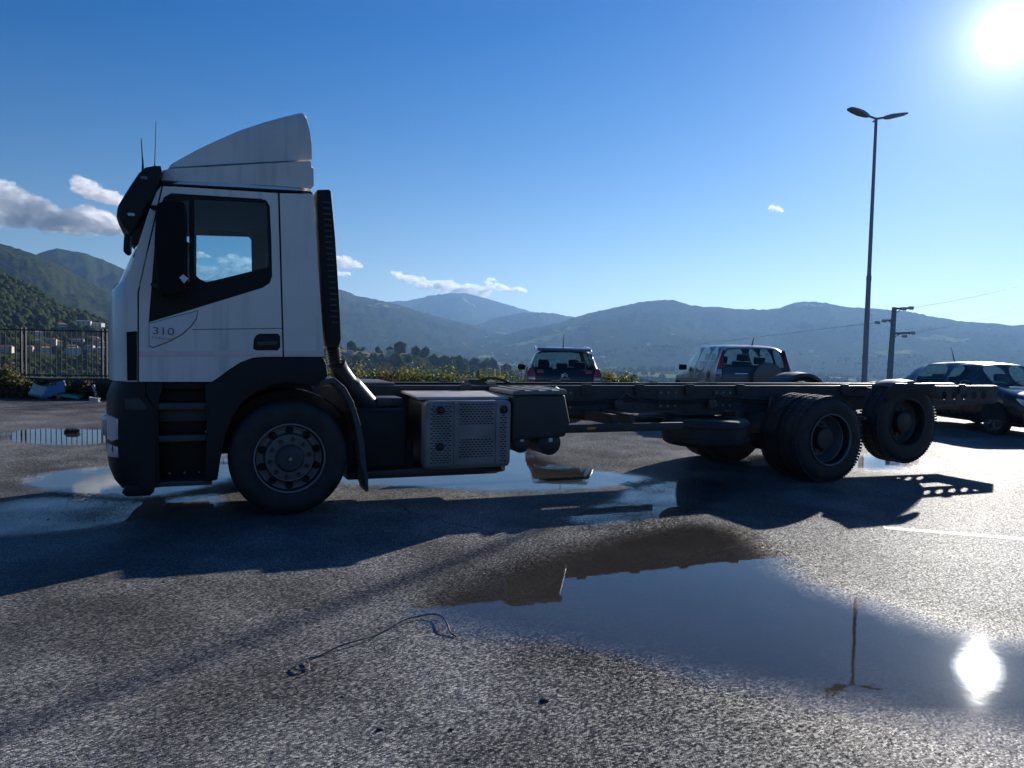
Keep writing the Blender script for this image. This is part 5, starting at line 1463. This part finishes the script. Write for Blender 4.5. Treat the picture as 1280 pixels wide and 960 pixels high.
# --- rear suspension, mudguards, tail
for y in (.9, far(.9)):
    lathe('air_spring', [(0, .12), (.04, .14), (.12, .125), (.2, .14), (.26, .12)], 'rubber', truck, cx=DX + .45, cy_=y, cz=.5, axis='z', n=20)
    box('trailing_arm', DX - .7, DX + .6, y - .05, y + .05, .42, .52, 'chassis_paint', truck, bevel=.02)
    box('hanger', DX - .75, DX - .6, y - .06, y + .06, .42, .82, 'chassis_paint', truck, bevel=.02)
    box('hanger', GX - .6, GX - .42, y - .06, y + .06, .55, .82, 'chassis_paint', truck, bevel=.02)
def guard(cx_, cz_, ya, yb, r_, a0, a1, name='rear_mudguard'):
    bm = bmesh.new(); rows = []
    for k in range(17):
        a = R(a0 + (a1 - a0) * k / 16)
        c, s = math.cos(a), math.sin(a)
        rows.append([bm.verts.new((cx_ + c * rr, y, cz_ + s * rr)) for rr, y in ((r_ - .05, ya), (r_, ya + .02), (r_ + .015, (ya + yb) / 2), (r_, yb - .02), (r_ - .05, yb), (r_ - .02, (ya + yb) / 2))])
    for a, b in zip(rows, rows[1:]):
        for k in range(6): bm.faces.new([a[k], a[(k + 1) % 6], b[(k + 1) % 6], b[k]])
    bm.faces.new(rows[0]); bm.faces.new(rows[-1][::-1])
    finish(bm, name, 'plastic_dark', truck, smooth=40)
guard(GX, GZ, .10, .50, .535, 58, 122)
prism('mudguard_cheek', [(GX - .49, 1.0), (GX - .46, 1.09), (GX - .32, 1.185), (GX + .32, 1.185), (GX + .46, 1.09), (GX + .49, 1.0), (GX + .45, .97), (GX + .40, .98), (GX + .2, 1.05), (GX - .2, 1.05), (GX - .40, .98), (GX - .45, .97)], .07, .10, 'plastic_black', truck, bevel=.008)
guard(GX, GZ, far(.50), far(.10), .56, 42, 138)
box('guard_stay', GX - .02, GX + .02, RY0 - .5, RY0, 1.06, 1.09, 'steel_dark', truck, bevel=.004)
tube('mud_flap_stay', [(DX + .62, .1, .75), (DX + .62, .84, .78)], .02, 'steel_dark', truck, n=8)
prism('rear_mud_flap', [(DX + .60, .18), (DX + .60, .74), (DX + .615, .74), (DX + .615, .18)], far(.65), far(.05), 'rubber', truck, bevel=.003)

# ------------------------------------------------------------------ parked cars
def ground_px(px, dist):
    d = ray(px, 470); k = dist / math.hypot(d.x, d.y)
    return Vector((d.x * k, d.y * k, 0))
def car_shell(root, st, side_glass, top_glass, paint, z0=.22):
    """st: stations (x, half width, belt z, half width at top, top z) from rear (-x) to front.
    side_glass / top_glass: {interval: part name}. One subdivided skin, then split into its parts."""
    bm = bmesh.new()
    names = ['body'] + sorted(set(list(side_glass.values()) + list(top_glass.values())))
    rows = []
    for (x, w, zb, wt, zt) in st:
        h = [(0, z0), (w * .86, z0), (w * .97, z0 + .10), (w, z0 + (zb - z0) * .55), (w * .985, zb), (wt, zt - .035 if zt - zb > .2 else zt - .01), (wt * .72, zt), (0, zt + .012)]
        full = [(-y, z) for y, z in h[::-1]] + h[1:-1]
        rows.append([bm.verts.new((x, y, z)) for y, z in full])
    n = len(rows[0])
    # index in loop: 0 top centre, 1 roof, 2 cantrail, 3 belt, ... mirrored
    for i, (a, b) in enumerate(zip(rows, rows[1:])):
        for k in range(n):
            f = bm.faces.new([a[k], a[(k + 1) % n], b[(k + 1) % n], b[k]])
            f.material_index = 0
            kk = min(k, n - 1 - k)
            if kk == 2 and i in side_glass: f.material_index = names.index(side_glass[i])
            if kk in (0, 1) and i in top_glass: f.material_index = names.index(top_glass[i])
    bm.faces.new(rows[0][::-1]); bm.faces.new(rows[-1])
    cl = bm.edges.layers.float.new('crease_edge')
    for e in bm.edges:
        mi = {f.material_index for f in e.link_faces}
        if len(mi) > 1 or any(len(f.verts) > 4 for f in e.link_faces): e[cl] = 1.0
    bmesh.ops.recalc_face_normals(bm, faces=bm.faces[:])
    me = bpy.data.meshes.new('tmp'); bm.to_mesh(me); bm.free()
    tmp = bpy.data.objects.new('tmp', me); COL.objects.link(tmp)
    md = tmp.modifiers.new('s', 'SUBSURF'); md.levels = 2; md.render_levels = 2
    dg = bpy.context.evaluated_depsgraph_get(); dg.update()
    ev = bpy.data.meshes.new_from_object(tmp.evaluated_get(dg))
    bpy.data.objects.remove(tmp)
    V = np.empty(len(ev.vertices) * 3); ev.vertices.foreach_get('co', V); V = V.reshape(-1, 3)
    mi = np.empty(len(ev.polygons), int); ev.polygons.foreach_get('material_index', mi)
    Fq = np.array([p.vertices[:] for p in ev.polygons])
    parts = {}
    for j, nm in enumerate(names):
        f = Fq[mi == j]
        if nm.endswith('door_window') or nm == 'rear_quarter_window':
            left = V[f].mean(1)[:, 1] > 0
            for ff in (f[left], f[~left]):
                used = np.unique(ff); rm = np.full(len(V), -1); rm[used] = np.arange(len(used))
                link(nm, mesh_np(nm, V[used], rm[ff]), 'car_glass', root)
            continue
        used = np.unique(f); rm = np.full(len(V), -1); rm[used] = np.arange(len(used))
        m2 = mesh_np(nm, V[used], rm[f])
        m2.set_sharp_from_angle(angle=R(40))
        parts[nm] = link(nm, m2, paint if j == 0 else 'car_glass', root)
    return parts
def car_wheel(root, x, y, r, s, w=.2):
    wv = empty('wheel', (x, y, r)); wv.parent = root
    if s > 0: wv.rotation_euler = (0, 0, math.pi)
    bm = bmesh.new(); lathe_bm(bm, [(-w / 2 + .02, r * .66), (-w / 2, r * .72), (-w / 2 - .004, r * .85), (-w / 2 + .02, r * .97), (-.05, r), (.05, r), (w / 2 - .02, r * .97), (w / 2, r * .8), (w / 2 - .02, r * .66)], n=32, cap=False); finish(bm, 'tyre', 'rubber', wv)
    bm = bmesh.new(); lathe_bm(bm, [(-w / 2 + .015, r * .67), (-w / 2 + .01, r * .62), (-w / 2 + .05, r * .58), (-w / 2 + .03, r * .2), (-w / 2 + .02, 0)], n=32, cap=False)
    for k in range(5):
        box_bm(bm, r * .12, r * .62, -w / 2 + .005, -w / 2 + .05, -r * .09, r * .09, Matrix.Rotation(2 * math.pi * k / 5, 4, 'Y'))
    finish(bm, 'rim', 'steel_rim', wv)
def car_common(root, xf, xr, r, w, seats, roofz, floor=.3):
    for x in (xf, xr):
        for s in (-1, 1):
            car_wheel(root, x, s * (w - .10), r, s)
            bm = bmesh.new(); rows = []
            for k in range(13):
                a = R(180 * k / 12); rows.append([bm.verts.new((x + (r + .05) * math.cos(a), s * yy, r + (r + .05) * math.sin(a))) for yy in (w * .70, w + .012)])
            for a, b in zip(rows, rows[1:]): bm.faces.new([a[0], a[1], b[1], b[0]])
            bm.faces.new([q[1] for q in rows])
            finish(bm, 'wheel_well', 'gap_black', root)
    for (x, y, zt) in seats:
        st_ = prism('seat', [(x - .08, floor + .2), (x - .14, zt - .18), (x - .02, zt - .18), (x + .12, floor + .42), (x + .5, floor + .4), (x + .5, floor + .2)], y - .24, y + .24, 'seat_cloth', root, bevel=.03)
        prism('headrest', [(x - .17, zt - .17), (x - .18, zt), (x - .09, zt + .01), (x - .06, zt - .16)], y - .13, y + .13, 'seat_cloth', st_, bevel=.03)
    box('underbody', xr - .55, xf + .5, -w * .8, w * .8, .2, floor + .1, 'gap_black', root, bevel=.01)
    box('dashboard', xf - .75, xf - .35, -w * .8, w * .8, .6, .93, 'interior_dark', root, bevel=.04)
def wing_mirror(root, x, y, z, s, m_):
    bm = bmesh.new()
    ys_ = [0, .02, .10, .17, .19]; sc = [.5, .9, 1, .9, .6]
    rows = []
    for yy, q in zip(ys_, sc):
        rows.append([bm.verts.new((x + dx * q, y + s * yy, z + dz * q)) for dx, dz in ((-.06, -.07), (-.06, .07), (0, .085), (.07, .05), (.08, -.04), (.02, -.075))])
    for a, b in zip(rows, rows[1:]):
        for k in range(6): bm.faces.new([a[k], a[(k + 1) % 6], b[(k + 1) % 6], b[k]])
    bm.faces.new(rows[0]); bm.faces.new(rows[-1][::-1])
    finish(bm, 'wing_mirror', m_, root, smooth=50)

# small dark hatchback seen from behind
hp = ground_px(698, 18.9)
hatch = empty('hatchback_car', hp, 0); hatch.rotation_euler = (0, 0, R(90) - math.atan2(hp.x, hp.y) * 1.0 + R(4.0))
tag(hatch, 'small dark navy hatchback with red tail lamps and silver chevron emblem', 'car')
st = [(-1.97, .72, .72, .68, .80), (-1.93, .80, .90, .74, .96), (-1.86, .82, .99, .735, 1.06), (-1.60, .835, 1.0, .63, 1.44), (-1.50, .835, 1.0, .615, 1.50), (-1.18, .835, 1.0, .61, 1.54), (-.42, .835, .99, .60, 1.565), (-.34, .835, .99, .60, 1.565), (.42, .83, .97, .575, 1.52), (.50, .83, .97, .57, 1.50), (1.15, .82, .95, .70, 1.0), (1.55, .80, .86, .66, .92), (1.90, .72, .70, .60, .76), (1.97, .60, .58, .5, .64)]
car_shell(hatch, st, {3: 'rear_quarter_window', 5: 'rear_door_window', 7: 'front_door_window'}, {2: 'rear_window', 9: 'windscreen'}, 'car_navy')
car_common(hatch, 1.25, -1.22, .31, .83, [(-.95, .42, 1.22), (-.95, 0, 1.19), (-.95, -.42, 1.22), (.1, .37, 1.26), (.1, -.37, 1.26)], 1.5)
for s in (-1, 1):
    wing_mirror(hatch, .55, s * .80, 1.05, s, 'plastic_black')
    tlm = slab('tail_lamp', [(-1.985, s * .63, .80), (-1.965, s * .64, .98), (-1.90, s * .69, 1.10), (-1.84, s * .78, 1.10), (-1.90, s * .825, .97), (-1.93, s * .80, .80)], (.16, -s * .03, 0), 'lamp_red', hatch, .015)
    slab('reversing_lamp', [(-1.992, s * .645, .84), (-1.982, s * .655, .90), (-1.935, s * .80, .90), (-1.945, s * .79, .84)], (.1, -s * .02, 0), 'lamp_clear', tlm, .004)
    prism('tailgate_lamp', [(-1.972, .99), (-1.955, 1.07), (-1.90, 1.07), (-1.92, .99)], s * .60, s * .46, 'lamp_red', hatch, bevel=.01)
prism('chrome_strip', [(-2.0, .765), (-1.995, .79), (-1.96, .79), (-1.96, .765)], -.60, .60, 'chrome', hatch, bevel=.004)
prism('rear_bumper', [(-2.03, .35), (-2.04, .62), (-2.0, .70), (-1.9, .70), (-1.9, .30)], -.76, .76, 'car_navy', hatch, bevel=.06, seg=3)
prism('number_plate', [(-2.052, .48), (-2.048, .59), (-2.03, .59), (-2.03, .48)], -.26, .26, 'plate_white', hatch, bevel=.002)
for z in (.905, .945):
    bm = bmesh.new(); tube_bm(bm, [(-1.985, -.07, z), (-1.985, 0, z + .05), (-1.985, .07, z)], .011, 4); finish(bm, 'chevron_emblem', 'chrome', hatch, smooth=0)
text_mesh('maker_lettering', 'CITROËN', .05, 'chrome', hatch, (-1.992, .12, .852), (R(90), 0, R(-90)), .002, sx=1.1)
prism('tailgate_body', [(-1.975, .78), (-1.97, .86), (-1.955, .98), (-1.90, 1.06), (-1.86, 1.06), (-1.9, .78)], -.62, .62, 'car_navy', hatch, bevel=.012)
prism('rear_spoiler', [(-1.70, 1.47), (-1.60, 1.535), (-1.40, 1.56), (-1.4, 1.52), (-1.6, 1.475)], -.60, .60, 'car_silver', hatch, bevel=.015)
tube('antenna', [(-1.35, 0, 1.56), (-1.37, 0, 1.60), (-1.48, 0, 1.86)], [.02, .012, .005], 'plastic_black', hatch, n=6)
for s in (-1, 1): tube('roof_rail', spline([(-1.62, s * .615, 1.47), (-1.3, s * .62, 1.545), (-.4, s * .61, 1.58), (.4, s * .585, 1.53)], 5), .012, 'chrome', hatch, n=6)

# silver off-roader with a spare wheel on its tailgate
sp_ = ground_px(907, 20.1)
suv = empty('suv_car', sp_, 0)
suv.rotation_euler = (0, 0, R(90) - math.atan2(sp_.x, sp_.y) + R(17))
tag(suv, 'silver grey off-road car with spare wheel on its tailgate', 'car')
st = [(-2.22, .80, .80, .78, .92), (-2.20, .87, 1.0, .80, 1.08), (-2.14, .885, 1.06, .74, 1.20), (-2.06, .89, 1.08, .68, 1.60), (-1.98, .89, 1.08, .665, 1.655), (-1.75, .89, 1.08, .66, 1.685), (-1.25, .89, 1.06, .655, 1.70), (-1.17, .89, 1.06, .655, 1.70), (-.32, .89, 1.04, .65, 1.70), (-.24, .89, 1.04, .65, 1.70), (.42, .89, 1.02, .62, 1.66), (.52, .89, 1.02, .61, 1.63), (1.15, .88, 1.0, .76, 1.07), (1.75, .86, .94, .74, 1.0), (2.12, .80, .80, .70, .86), (2.22, .70, .66, .6, .72)]
car_shell(suv, st, {5: 'rear_quarter_window', 7: 'rear_door_window', 9: 'front_door_window'}, {2: 'rear_window', 11: 'windscreen'}, 'car_silver')
car_common(suv, 1.36, -1.26, .35, .89, [(-1.0, .45, 1.42), (-1.0, -.45, 1.42), (.12, .4, 1.48), (.12, -.4, 1.48)], 1.65, .4)
for s in (-1, 1):
    wing_mirror(suv, .55, s * .86, 1.12, s, 'plastic_black')
    slab('tail_lamp', [(-2.235, s * .76, .98), (-2.19, s * .76, 1.15), (-2.10, s * .68, 1.58), (-2.03, s * .71, 1.60), (-2.08, s * .84, 1.2), (-2.15, s * .895, .98)], (.16, -s * .03, 0), 'lamp_red', suv, .015)
    slab('reversing_lamp', [(-2.238, s * .768, 1.04), (-2.205, s * .768, 1.14), (-2.11, s * .868, 1.14), (-2.145, s * .89, 1.04)], (.14, -s * .02, 0), 'lamp_clear', suv, .006)
prism('tailgate', [(-2.225, .70), (-2.23, .95), (-2.215, 1.08), (-2.17, 1.16), (-2.1, 1.16), (-2.12, .7)], -.745, .745, 'car_silver', suv, bevel=.015)
prism('tailgate_handle', [(-2.245, 1.045), (-2.24, 1.07), (-2.21, 1.07), (-2.21, 1.045)], .18, .48, 'chrome', suv, bevel=.006)
sc_ = lathe('spare_wheel_cover', [(0, .33), (-.04, .345), (-.16, .345), (-.195, .33), (-.205, .28), (-.21, .0)], 'car_silver', suv, cx=-2.22, cy_=-.22, cz=.97, axis='x', n=36)
text_mesh('maker_lettering', 'HONDA', .085, 'badge_grey', sc_, (-2.434, -.03, .95), (R(90), 0, R(-90)), .002, sx=1.2)
prism('rear_bumper', [(-2.30, .42), (-2.31, .66), (-2.25, .74), (-2.1, .74), (-2.1, .36)], -.84, .84, 'car_grey', suv, bevel=.05, seg=3)
prism('number_plate', [(-2.325, .50), (-2.32, .61), (-2.30, .61), (-2.30, .50)], .15, .67, 'plate_white', suv, bevel=.002)
tube('antenna', [(-1.6, -.1, 1.69), (-1.62, -.1, 1.74), (-1.70, -.1, 1.86)], [.022, .014, .008], 'plastic_black', suv, n=6)
lathe('fuel_flap', [(0, .075), (-.006, .075), (-.008, .068), (-.008, 0)], 'car_silver', suv, cx=-1.5, cy_=.895, cz=.98, axis='y', n=20)

# blue grey hatchback on the right, front turned towards the yard
cp = ground_px(1236, 19.4)
sal = empty('parked_car', cp, 0); sal.rotation_euler = (0, 0, R(-84))
tag(sal, 'dark blue grey car glinting in the sun beside the truck tail', 'car')
st = [(-2.08, .72, .72, .66, .80), (-2.03, .80, .86, .70, .96), (-1.92, .83, .93, .68, 1.04), (-1.45, .85, .95, .58, 1.33), (-1.30, .855, .95, .57, 1.37), (-1.10, .86, .94, .565, 1.395), (-.36, .86, .93, .56, 1.425), (-.28, .86, .93, .56, 1.425), (.30, .86, .91, .545, 1.40), (.40, .86, .91, .54, 1.38), (1.12, .855, .89, .70, .94), (1.60, .84, .80, .70, .87), (1.96, .77, .66, .62, .72), (2.10, .62, .56, .5, .60)]
car_shell(sal, st, {4: 'rear_quarter_window', 5: 'rear_door_window', 7: 'front_door_window'}, {2: 'rear_window', 9: 'windscreen'}, 'car_grey')
car_common(sal, 1.28, -1.27, .31, .86, [(-.95, .4, 1.14), (-.95, -.4, 1.14), (.0, .37, 1.17), (.0, -.37, 1.17)], 1.4)
for s in (-1, 1):
    wing_mirror(sal, .55, s * .84, .97, s, 'car_grey')
    prism('headlamp', [(2.03, .60), (1.98, .70), (1.72, .76), (1.72, .66)], s * .76, s * .45, 'lamp_clear', sal, bevel=.02)
    prism('tail_lamp', [(-2.09, .75), (-2.05, .90), (-1.93, .92), (-1.93, .76)], s * .83, s * .5, 'lamp_red', sal, bevel=.02)
    prism('door_handle', [(-.55, .80), (-.55, .83), (-.40, .83), (-.40, .80)], s * .86, s * .885, 'car_grey', sal, bevel=.008)
prism('grille', [(2.12, .44), (2.10, .60), (2.02, .62), (2.02, .42)], -.32, .32, 'slot_black', sal, bevel=.02)
prism('front_bumper', [(2.16, .30), (2.15, .46), (2.05, .52), (1.9, .5), (1.9, .24)], -.76, .76, 'car_grey', sal, bevel=.05, seg=3)
prism('number_plate', [(2.175, .36), (2.17, .46), (2.15, .46), (2.15, .36)], -.26, .26, 'plate_white', sal, bevel=.002)
tube('antenna', [(-1.1, 0, 1.40), (-1.12, 0, 1.44), (-1.25, 0, 1.75)], [.02, .012, .005], 'plastic_black', sal, n=6)
for s in (-1, 1): tube('wiper', [(1.1, s * .3 - .2, .965), (.95, s * .3 + .25, 1.06)], .01, 'plastic_black', sal, n=6)

# ------------------------------------------------------------------ clouds
def cloud_material():
    mt, nt, out = nodes_of('cloud')
    N, L = nt.nodes, nt.links
    d = N.new('ShaderNodeBsdfDiffuse'); d.inputs[0].default_value = (.95, .95, .95, 1)
    t = N.new('ShaderNodeBsdfTranslucent'); t.inputs[0].default_value = (.95, .95, .95, 1)
    m1 = N.new('ShaderNodeMixShader'); m1.inputs[0].default_value = .72
    L.new(d.outputs[0], m1.inputs[1]); L.new(t.outputs[0], m1.inputs[2])
    g = N.new('ShaderNodeNewGeometry')
    lw = N.new('ShaderNodeLayerWeight'); lw.inputs['Blend'].default_value = .5
    n = N.new('ShaderNodeTexNoise'); n.inputs['Scale'].default_value = .012; n.inputs['Detail'].default_value = 6
    L.new(g.outputs['Position'], n.inputs['Vector'])
    a = N.new('ShaderNodeMath'); a.operation = 'SUBTRACT'; a.inputs[0].default_value = 1.0; L.new(lw.outputs['Facing'], a.inputs[1])
    b = N.new('ShaderNodeMath'); b.operation = 'MULTIPLY_ADD'; b.inputs[1].default_value = 1.0; L.new(n.outputs['Fac'], b.inputs[0]); L.new(a.outputs[0], b.inputs[2])
    r_ = N.new('ShaderNodeMapRange'); r_.interpolation_type = 'SMOOTHSTEP'; r_.inputs['From Min'].default_value = .80; r_.inputs['From Max'].default_value = 1.40; r_.inputs['To Max'].default_value = .25
    L.new(b.outputs[0], r_.inputs['Value'])
    tr = N.new('ShaderNodeBsdfTransparent'); m2 = N.new('ShaderNodeMixShader')
    L.new(r_.outputs[0], m2.inputs[0]); L.new(tr.outputs[0], m2.inputs[1]); L.new(m1.outputs[0], m2.inputs[2])
    L.new(m2.outputs[0], out.inputs['Surface'])
    MATS['cloud'] = mt
cloud_material()
def cloud(spans, dist, rad, n, label, seed):
    """spans: (px, top y, bottom y) outline of the cloud in the photograph"""
    rg_ = np.random.default_rng(seed)
    n = int(n * 1.6)
    xs_ = [s[0] for s in spans]
    Vs, Fs = [], []; k = 0; tries = 0
    mpp = dist / FPX
    while k < n and tries < n * 6:
        tries += 1
        px = rg_.uniform(xs_[0], xs_[-1])
        t_, b_ = np.interp(px, xs_, [s[1] for s in spans]), np.interp(px, xs_, [s[2] for s in spans])
        r0 = rad * rg_.choice([.28, .4, .55, .8, 1.15]); r0 = min(r0, (b_ - t_) * .48)
        if r0 < 1.0: continue
        py = rg_.uniform(t_ + r0 * .7, max(t_ + r0, b_ - r0 * .5)) + rg_.normal(0, rad * .12)
        c = np.array(at_dist(px, py, dist * (1 + rg_.uniform(-.02, .02))))
        v = ICO_V * (1 + rg_.normal(0, .05, (len(ICO_V), 1)))
        v = v * np.array([1.25, 1.25, .85]) * r0 * mpp + c
        Vs.append(v); Fs.append(ICO_F + k * len(ICO_V)); k += 1
    o = link('cloud', mesh_np('cloud', np.concatenate(Vs), np.concatenate(Fs)), 'cloud')
    tag(o, label, 'cloud')
CD = 14500
cloud([(-70, 232, 296), (-30, 226, 290), (0, 222, 284), (15, 226, 284), (25, 238, 285), (48, 243, 288), (62, 252, 291), (75, 262, 292), (82, 258, 293), (100, 254, 294), (118, 256, 294), (135, 264, 294), (150, 272, 295), (175, 280, 296)], CD, 9, 330, 'long white cumulus cloud above the mountain left of the cab', 1)
cloud([(92, 228, 236), (97, 219, 242), (106, 219, 247), (116, 226, 251), (130, 234, 256), (145, 239, 258), (156, 246, 257)], CD, 6, 90, 'small white cloud beside the sun visor of the truck', 2)
cloud([(205, 328, 352), (235, 326, 352), (255, 330, 352), (275, 322, 354), (292, 314, 354), (305, 318, 356), (325, 322, 356), (350, 335, 356)], CD, 7, 130, 'bright cloud seen through the cab window', 3)
cloud([(237, 316, 322), (250, 313, 323), (262, 317, 322)], CD, 3, 18, 'tiny cloud puff seen through the cab window', 4)
cloud([(408, 322, 336), (420, 318, 336), (432, 318, 335), (443, 324, 335), (453, 330, 335)], CD, 5, 50, 'small white cloud just behind the cab', 5)
cloud([(410, 338, 348), (422, 337, 346), (438, 340, 346)], CD, 3, 24, 'thin cloud shred below the small cloud behind the cab', 6)
cloud([(489, 338, 342), (500, 339, 350), (515, 343, 356), (530, 346, 363), (545, 349, 367), (556, 347, 368), (565, 350, 369), (580, 353, 372), (592, 352, 374), (605, 356, 374), (613, 358, 368)], CD, 5.5, 200, 'long white cloud above the far mountain peak', 7)
cloud([(608, 349, 360), (613, 347, 364), (620, 348, 365), (628, 355, 365), (638, 358, 367), (650, 358, 367), (658, 361, 366)], CD, 4, 70, 'small cloud puff at the end of the long cloud above the peak', 8)
cloud([(961, 259, 262), (966, 256, 264), (972, 256.5, 265), (979, 261, 265)], CD, 3, 22, 'tiny lone cloud in the blue sky left of the lamp post', 9)

# ------------------------------------------------------------------ haze over the valley
bm = bmesh.new(); HB = RMAX + 300
box_bm(bm, -HB, HB, -HB, HB, float(Z.min()) - 1.5, ZMAX + 40)
mt, nt, out = nodes_of('haze_air')
pv = nt.nodes.new('ShaderNodeVolumePrincipled')
pv.inputs['Color'].default_value = (.32, .59, 1.0, 1)
pv.inputs['Density'].default_value = 0.000082
pv.inputs['Anisotropy'].default_value = .4
nt.links.new(pv.outputs[0], out.inputs['Volume'])
MATS['haze_air'] = mt
hz = finish(bm, 'haze', 'haze_air', None, smooth=0)
tag(hz, 'thin blue haze lying over the valley', 'haze', kind='stuff')
